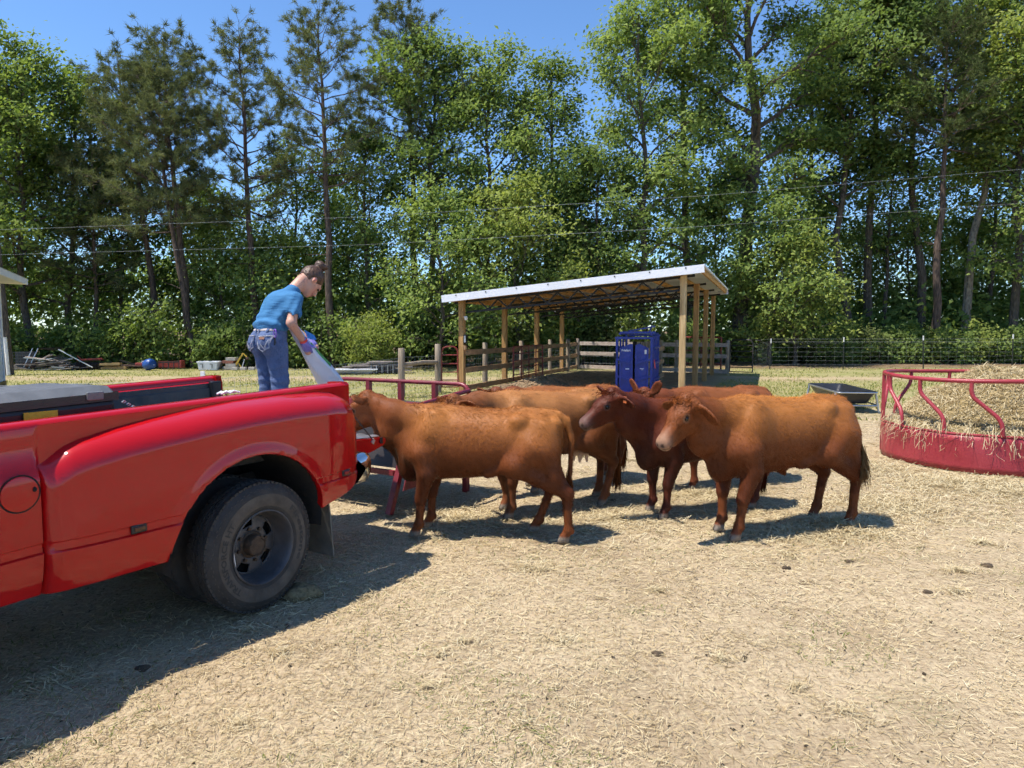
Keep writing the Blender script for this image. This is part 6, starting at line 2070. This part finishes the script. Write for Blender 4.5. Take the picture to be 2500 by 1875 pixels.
part('deck', G().box((-12.0, 29.5, .25), (1.5, .5, .10), Matrix.Rotation(.05, 3, 'Y')), 'rust_iron', tl, bevel=.02)
part('hood', G().box((-11.6, 29.5, .36), (.6, .4, .18)), 'rust_red', tl, bevel=.03)
part('arm', G().beam((-12.9, 29.4, .62), (-12.0, 29.5, .34), .06, .08), 'gate_dark', tl)
part('loop', G().tube(arc_path([(-11.5, 29.4, .4), (-11.5, 29.4, .56), (-11.15, 29.4, .56), (-11.15, 29.4, .4)], .06), .02, 6), 'white_cap', tl)
bx_ = thing('box_blade', 'red box blade implement just right of the blue barrel', 'implement', (-9.6, 29.5, 0))
part('mouldboard', G().box((-9.75, 29.7, .36), (1.7, .06, .42)), 'rust_red', bx_)
part('end_plate', G().add([(-8.9, 29.2, .12), (-8.9, 29.9, .12), (-8.9, 29.9, .66), (-8.9, 29.4, .62)], [(0, 1, 2, 3)]), 'rust_red', bx_)
part('end_plate', G().box((-8.85, 29.35, .40), (.12, .5, .5)), 'rust_red', bx_, bevel=.02)
for k in range(5):
    part('shank', G().beam((-10.5 + k * .36, 29.35, .05), (-10.5 + k * .36, 29.4, .5), .05, .06), 'gate_dark', bx_)
part('tool_bar', G().beam((-10.6, 29.4, .5), (-8.9, 29.4, .54), .08, .08), 'gate_dark', bx_)
wb = thing('white_tub', 'white plastic tub turned over behind the white topped post', 'tub', (-6.05, 29.4, 0))
g = G(); q0 = rrect(.72, .32, .05); q1 = rrect(.60, .25, .06)
rows = [[Vector((-6.05 + a, 29.4 + b, z)) for a, b in (q0 if j in (0, 1, 4) else q1)] for j, z in enumerate((.0, .08, .08, .12, .55))]
rows = [[Vector((-6.05 + a * s_, 29.4 + b * s_, z)) for a, b in rrect(.72, .32, .05)] for s_, z in ((.86, .0), (.88, .05), (.97, .50), (1.04, .52), (1.04, .60), (.98, .60), (.9, .58))]
g.grid(lambda i, k: rows[i][k], list(range(7)), list(range(len(rows[0]))), close_w=True); g.f.append(tuple(range(6 * len(rows[0]), 7 * len(rows[0]))))
part('tub_body', g, 'white_paint', wb, True)
for x_ in (-6.38, -5.72):
    part('rib', G().beam((x_, 29.065, .12), (x_ + .03, 29.06, .42), .03, .03), 'cable_black', wb)
    part('handle', G().beam((x_ - .14, 29.06, .42), (x_, 29.06, .42), .03, .03), 'cable_black', wb)
part('foot', G().beam((-5.3, 29.3, .05), (-5.1, 29.3, .5), .12, .1), 'gate_dark', wb)
st_ = thing('yellow_lift', 'yellow steel boom arm propped on its stand by the wood edge', 'implement', (-2.0 - .9, 29.6, 0))
def YB(a, b, w): part('boom', G().beam(a, b, w, w), 'yellow_steel', st_)
YB((-3.75, 29.5, .10), (-2.95, 29.5, 1.32), .12); YB((-2.95, 29.5, 1.32), (-2.65, 29.5, 1.02), .09); YB((-3.35, 29.5, .55), (-3.05, 29.5, .10), .07)
part('strut', G().beam((-2.85, 29.5, .85), (-3.05, 29.45, .15), .06, .06), 'white_cap', st_)
part('winch', G().blob((-2.62, 29.5, .92), (.14, .1, .12), 10, 8, .2, 3), 'rust_iron', st_)
st_.location.x = -2.9
for k, (x_, w_, h_) in enumerate(((-11.9, .5, .12), (-11.8, .42, .12), (-11.92, .46, .11), (-11.8, .4, .12))):
    tag(part('brick_stack', G().box((x_, 29.7, .07 + k * .125), (w_, .4, h_)), rs.choice(('brick_red', 'concrete'))), ('lowest', 'second lowest', 'second highest', 'highest')[k] + ' slab in the low brick stack beside the yellow boom', 'brick', 'slabs beside the yellow boom')
for k, x_ in enumerate((-11.55, -11.2, -10.85, -10.4)):
    tag(part('concrete_block', G().box((x_, 29.35, .06), (.26, .16, .12), Matrix.Rotation(rs.uniform(-.2, .2), 3, 'Z')), 'concrete', bevel=.01), ORD[k] + ' grey concrete block from the left below the yellow boom', 'block', 'blocks at the foot of the boom')
bnch = thing('metal_cabinet', 'dark metal rack standing on blocks behind the person', 'rack', (-1.9, 29.7, 0))
part('shelf', G().box((-1.9, 29.7, .42), (1.2, .5, .06)), 'gate_dark', bnch)
part('rack_back', G().box((-1.9, 29.95, .75), (1.15, .03, .55)), 'grey_plastic', bnch)
for x_ in (-2.4, -1.4):
    part('rack_leg', G().box((x_, 29.7, .2), (.16, .4, .39)), 'concrete', bnch)
lp = thing('lumber_pile', 'pile of weathered grey boards and white sheets left of the wooden posts', 'lumber pile', (-5.4, 27.2, 0))
for k in range(26):
    x_ = -4.9 + rs.uniform(-1.4, 1.0); z_ = .05 + .42 * rs.random() * max(.15, 1 - abs(x_ + 4.6) / 1.8)
    L = rs.uniform(.9, 2.0); a_ = rs.gauss(0, .18)
    c_ = Vector((x_, 27.2 + rs.uniform(-.5, .6), z_)); d_ = Vector((math.cos(a_), math.sin(a_), rs.gauss(0, .03))) * L / 2
    part('board', G().beam(c_ - d_, c_ + d_, rs.uniform(.12, .28), .035), rs.choice(('scrap_wood', 'grey_rail_wood', 'scrap_wood')), lp)
for k in range(4):
    part('white_sheet', G().box((-6.0 + .2 * k, 27.0 - .1 * k, .04 + .045 * k), (2.2 - .2 * k, .6, .03), Matrix.Rotation(.04 * k, 3, 'Z')), 'white_paint', lp)
part('dark_drum', G().box((-4.3, 26.95, .17), (1.2, .45, .30)), 'void_black', lp, bevel=.05)
for k in range(6):
    part('cage_bar', G().beam((-4.85 + k * .21, 26.70, .03), (-4.85 + k * .21, 26.70, .33), .02, .02), 'galvanised', lp)

for ob, dx, sc_ in ((sp_, -2.1, .9), (cr, -1.3, .75), (dh, -3.6, .62), (bb, -4.25, .78), (tl, -3.75, .65), (bx_, -4.65, .62), (wb, -6.6, .6), (st_, -8.35, .52), (bnch, -8.5, .65), (lp, -.5, 1.0)):
    ob.location.x += dx; ob.scale = (sc_, sc_, sc_)
# ------------------------------------------------------------------ droppings
def dung(x_, y_, r, seed, label, h_=.5):
    rr2 = random.Random(seed)
    g = G(); 
    def fn(a, b):
        k = 1 + .22 * math.sin(3 * b + seed) * math.sin(a) + rr2.uniform(-.10, .10)
        return Vector((x_ + r * k * math.sin(a) * math.cos(b), y_ + r * k * .85 * math.sin(a) * math.sin(b), float(ground_height(x_, y_)) + .004 + max(-.01, r * h_ * k * math.cos(a))))
    g.grid(fn, [math.pi * .55 * i / 7 + .01 for i in range(8)], [2 * math.pi * k / 16 for k in range(16)], close_w=True)
    return tag(part('dung_pat', g, 'soil_dung' if h_ < .6 else 'dung_straw', None, True), label, 'dung', None if seed == 1 else 'droppings on the straw')
dung(-1.33, 4.33, .115, 1, 'large straw flecked dung heap beside the truck wheel', .62)
for k, (x_, y_, r_, lab) in enumerate(((-1.86, 3.43, .035, 'dark dung clod on the sunlit straw just below the truck shadow'), (3.42, 4.95, .040, 'dark dung clod on the straw below the hay feeder'), (.76, 3.56, .032, 'brown dung clod in the middle foreground'), (2.46, 5.03, .03, 'small dropping just right of the nearest cow shadow'), (1.95, 4.9, .03, 'small dropping below the nearest cow'), (2.65, 4.38, .03, 'small dropping farthest right in the foreground'))):
    dung(x_, y_, r_, 5 + k, lab, .45)
# ------------------------------------------------------------------ loose straw, clods and shoots over the ground
rgs = np.random.default_rng(99)
n = 165000
y_ = 1.7 * (17.0 / 1.7) ** rgs.random(n)
x_ = rgs.uniform(-1, 1, n) * (.84 * y_ + 1.0)
keep = rgs.random(n) < np.clip((fbm(x_ * 1.1 + 7, y_ * 1.1 + 3, 4, 31) - .28) * 5, .55, 1)
x_ = x_[keep]; y_ = y_[keep]; n = len(x_)
Ls = (.026 + .045 * rgs.random(n) ** 2) * np.clip(y_ / 4.0, .8, 1.9) ** .6
Ws = .0026 * np.clip(y_ / 3.4, .9, 3.2) * rgs.uniform(.7, 1.4, n)
P = np.stack([x_, y_, ground_height(x_, y_) + rgs.random(n) ** 2 * .018 + .004], 1)
tone = np.clip(.16 + .72 * rgs.random(n) + .55 * (fbm(x_ * .9, y_ * .9, 4, 41) - .5), 0, 1)
yw = rgs.uniform(0, 6.28, n); pt = rgs.normal(.0, .16, n); bd = rgs.normal(.02, .06, n)
nr_ = (y_ < 4.2) & (rgs.random(n) < .5)
V1, F1, C1 = blades(P[nr_], yw[nr_], pt[nr_], Ls[nr_], Ws[nr_], bd[nr_], STRAW, rgs, tone[nr_])
nf_ = ~nr_
V1b, F1b, C1b = blades(P[nf_], yw[nf_], pt[nf_], Ls[nf_], Ws[nf_], bd[nf_], STRAW, rgs, tone[nf_], True)
# deeper litter where hay has been pulled about
heap = [(2.75, 5.95, .42, 5000, .055), (2.3, 5.75, .5, 2600, .03), (4.9, 7.6, .8, 5200, .035), (5.6, 7.3, .9, 6000, .035), (4.3, 8.6, .8, 4200, .03), (.9, 6.2, .9, 3000, .02), (1.9, 7.2, .8, 3000, .02), (3.6, 6.6, .9, 3600, .025), (-.5, 6.2, .6, 1800, .02), (6.4, 6.6, 1.1, 6000, .03)]
Pl = []
for k in range(60):                                       # small trampled wisps
    yy_ = 2.6 * (10 / 2.6) ** rgs.random(); heap.append((rgs.uniform(-.75, .8) * yy_, yy_, rgs.uniform(.06, .2), int(rgs.uniform(60, 170)), .022))
for hx_, hy_, r0_, m_, hh in heap:
    a_ = rgs.uniform(0, 6.28, m_); q_ = np.abs(rgs.normal(0, .62, m_)) * r0_
    px_ = hx_ + q_ * np.cos(a_) * 1.3; py_ = hy_ + q_ * np.sin(a_)
    Pl.append(np.stack([px_, py_, ground_height(px_, py_) + rgs.random(m_) * hh * np.exp(-(q_ / r0_) ** 2 * 1.5) + .005], 1))
P2 = np.concatenate(Pl); m_ = len(P2)
V2, F2, C2 = blades(P2, rgs.uniform(0, 6.28, m_), rgs.normal(.05, .28, m_), rgs.uniform(.06, .17, m_) * np.clip(P2[:, 1] / 6.5, .35, 1), rgs.uniform(.0035, .006, m_) * np.clip(P2[:, 1] / 6.0, .5, 1), rgs.normal(.03, .09, m_), STRAW[1:], rgs, None, True)
V = np.concatenate([V1, V2, V1b]); F = np.concatenate([F1, F2 + len(V1), F1b + len(V1) + len(V2)]); C = np.concatenate([C1, C2, C1b])
# straw lies under things, not through the wheels
st = npmesh('straw', V, F, 'straw', None, C)
tag(st, 'loose dry straw and hay litter strewn over the pen', 'straw', None, 'stuff')
# small green shoots in patches
n = 30000
y_ = 2.3 * (14 / 2.3) ** rgs.random(n); x_ = rgs.uniform(-1, 1, n) * (.82 * y_ + .5)
k_ = (fbm(x_ * 1.1 + 2, y_ * 1.1 + 8, 4, 51) > .54) & (rgs.random(n) < .8); x_ = x_[k_]; y_ = y_[k_]; n = len(x_)
P = np.stack([x_, y_, ground_height(x_, y_) + .012], 1)
V, F, C = blades(P, rgs.uniform(0, 6.28, n), rgs.uniform(.0, .8, n), rgs.uniform(.018, .042, n), rgs.uniform(.002, .0038, n), rgs.normal(.05, .08, n), [(.07, .10, .02), (.16, .20, .05), (.28, .29, .10)], rgs)
tag(npmesh('grass_shoots', V, F, 'leaf', None, C), 'sparse green grass shoots coming up through the straw', 'grass', None, 'stuff')
# rougher grass beyond the pen
n = 48000
y_ = 13 * (31.5 / 13) ** rgs.random(n); x_ = rgs.uniform(-1, 1, n) * (.8 * y_ + .5)
shx_ = x_ - (y_ - 19) * .36
out_ = ~((shx_ > -1.2) & (shx_ < 5.4) & (y_ > 15.5) & (y_ < 30)) & (fbm(x_ * .5, y_ * .5, 4, 61) > .36)
out_ &= (np.abs(y_ - 24.5 + (fbm(x_ * .15, y_ * .15, 2, 3) - .5) * 5) > .8) | (rgs.random(n) < .15)
x_ = x_[out_]; y_ = y_[out_]; n = len(x_)
P = np.stack([x_, y_, ground_height(x_, y_) + .02], 1)
V, F, C = blades(P, rgs.uniform(0, 6.28, n), rgs.uniform(.5, 1.3, n), rgs.uniform(.05, .11, n), rgs.uniform(.012, .022, n), rgs.normal(.05, .08, n), [(.10, .13, .03), (.18, .21, .055), (.29, .29, .10), (.42, .35, .17)], rgs, None, True)
tag(npmesh('meadow_grass', V, F, 'leaf', None, C), 'short patchy grass of the paddock beyond the pen', 'grass', None, 'stuff')
# fine clods and crumbs of dung
n = 1300
y_ = 2.4 * (12 / 2.4) ** rgs.random(n); x_ = rgs.uniform(-1, 1, n) * (.82 * y_ + .5)
s_ = rgs.uniform(.003, .008, n) * np.where(rgs.random(n) < .05, 1.9, 1); zc_ = ground_height(x_, y_) + s_ * .4
oc = np.array([(1, 0, 0), (0, 1, 0), (-1, 0, 0), (0, -1, 0), (0, 0, .8), (0, 0, -.5)], float)
V = (np.stack([x_, y_, zc_], 1)[:, None, :] + oc[None] * s_[:, None, None] * rgs.uniform(.6, 1.4, (n, 6, 1))).reshape(-1, 3)
tri = np.array([(0, 1, 4), (1, 2, 4), (2, 3, 4), (3, 0, 4), (1, 0, 5), (2, 1, 5), (3, 2, 5), (0, 3, 5)])
F = (np.arange(n)[:, None, None] * 6 + tri[None]).reshape(-1, 3)
tag(npmesh('clods', V, F, 'soil_dung'), 'small dark crumbs of dung and soil scattered on the straw', 'dung', None, 'stuff')
# lumpy manure and soil along the fence inside the shed
n = 5200
tq = rgs.random(n); off_ = rgs.normal(.75, .8, n)
x_ = -1.0 + 2.9 * tq + off_; y_ = 16.6 + 7.9 * tq + rgs.normal(0, .5, n) - off_ * .2
s_ = rgs.uniform(.012, .05, n) * rgs.random(n) ** .5; zc_ = ground_height(x_, y_) + s_ * .3
V = (np.stack([x_, y_, zc_], 1)[:, None, :] + oc[None] * s_[:, None, None] * rgs.uniform(.6, 1.4, (n, 6, 1))).reshape(-1, 3)
F = (np.arange(n)[:, None, None] * 6 + tri[None]).reshape(-1, 3)
tag(npmesh('soil_lumps', V, F, 'leaf_litter'), 'lumpy brown manure and soil heaped along the shed fence', 'soil', None, 'stuff')
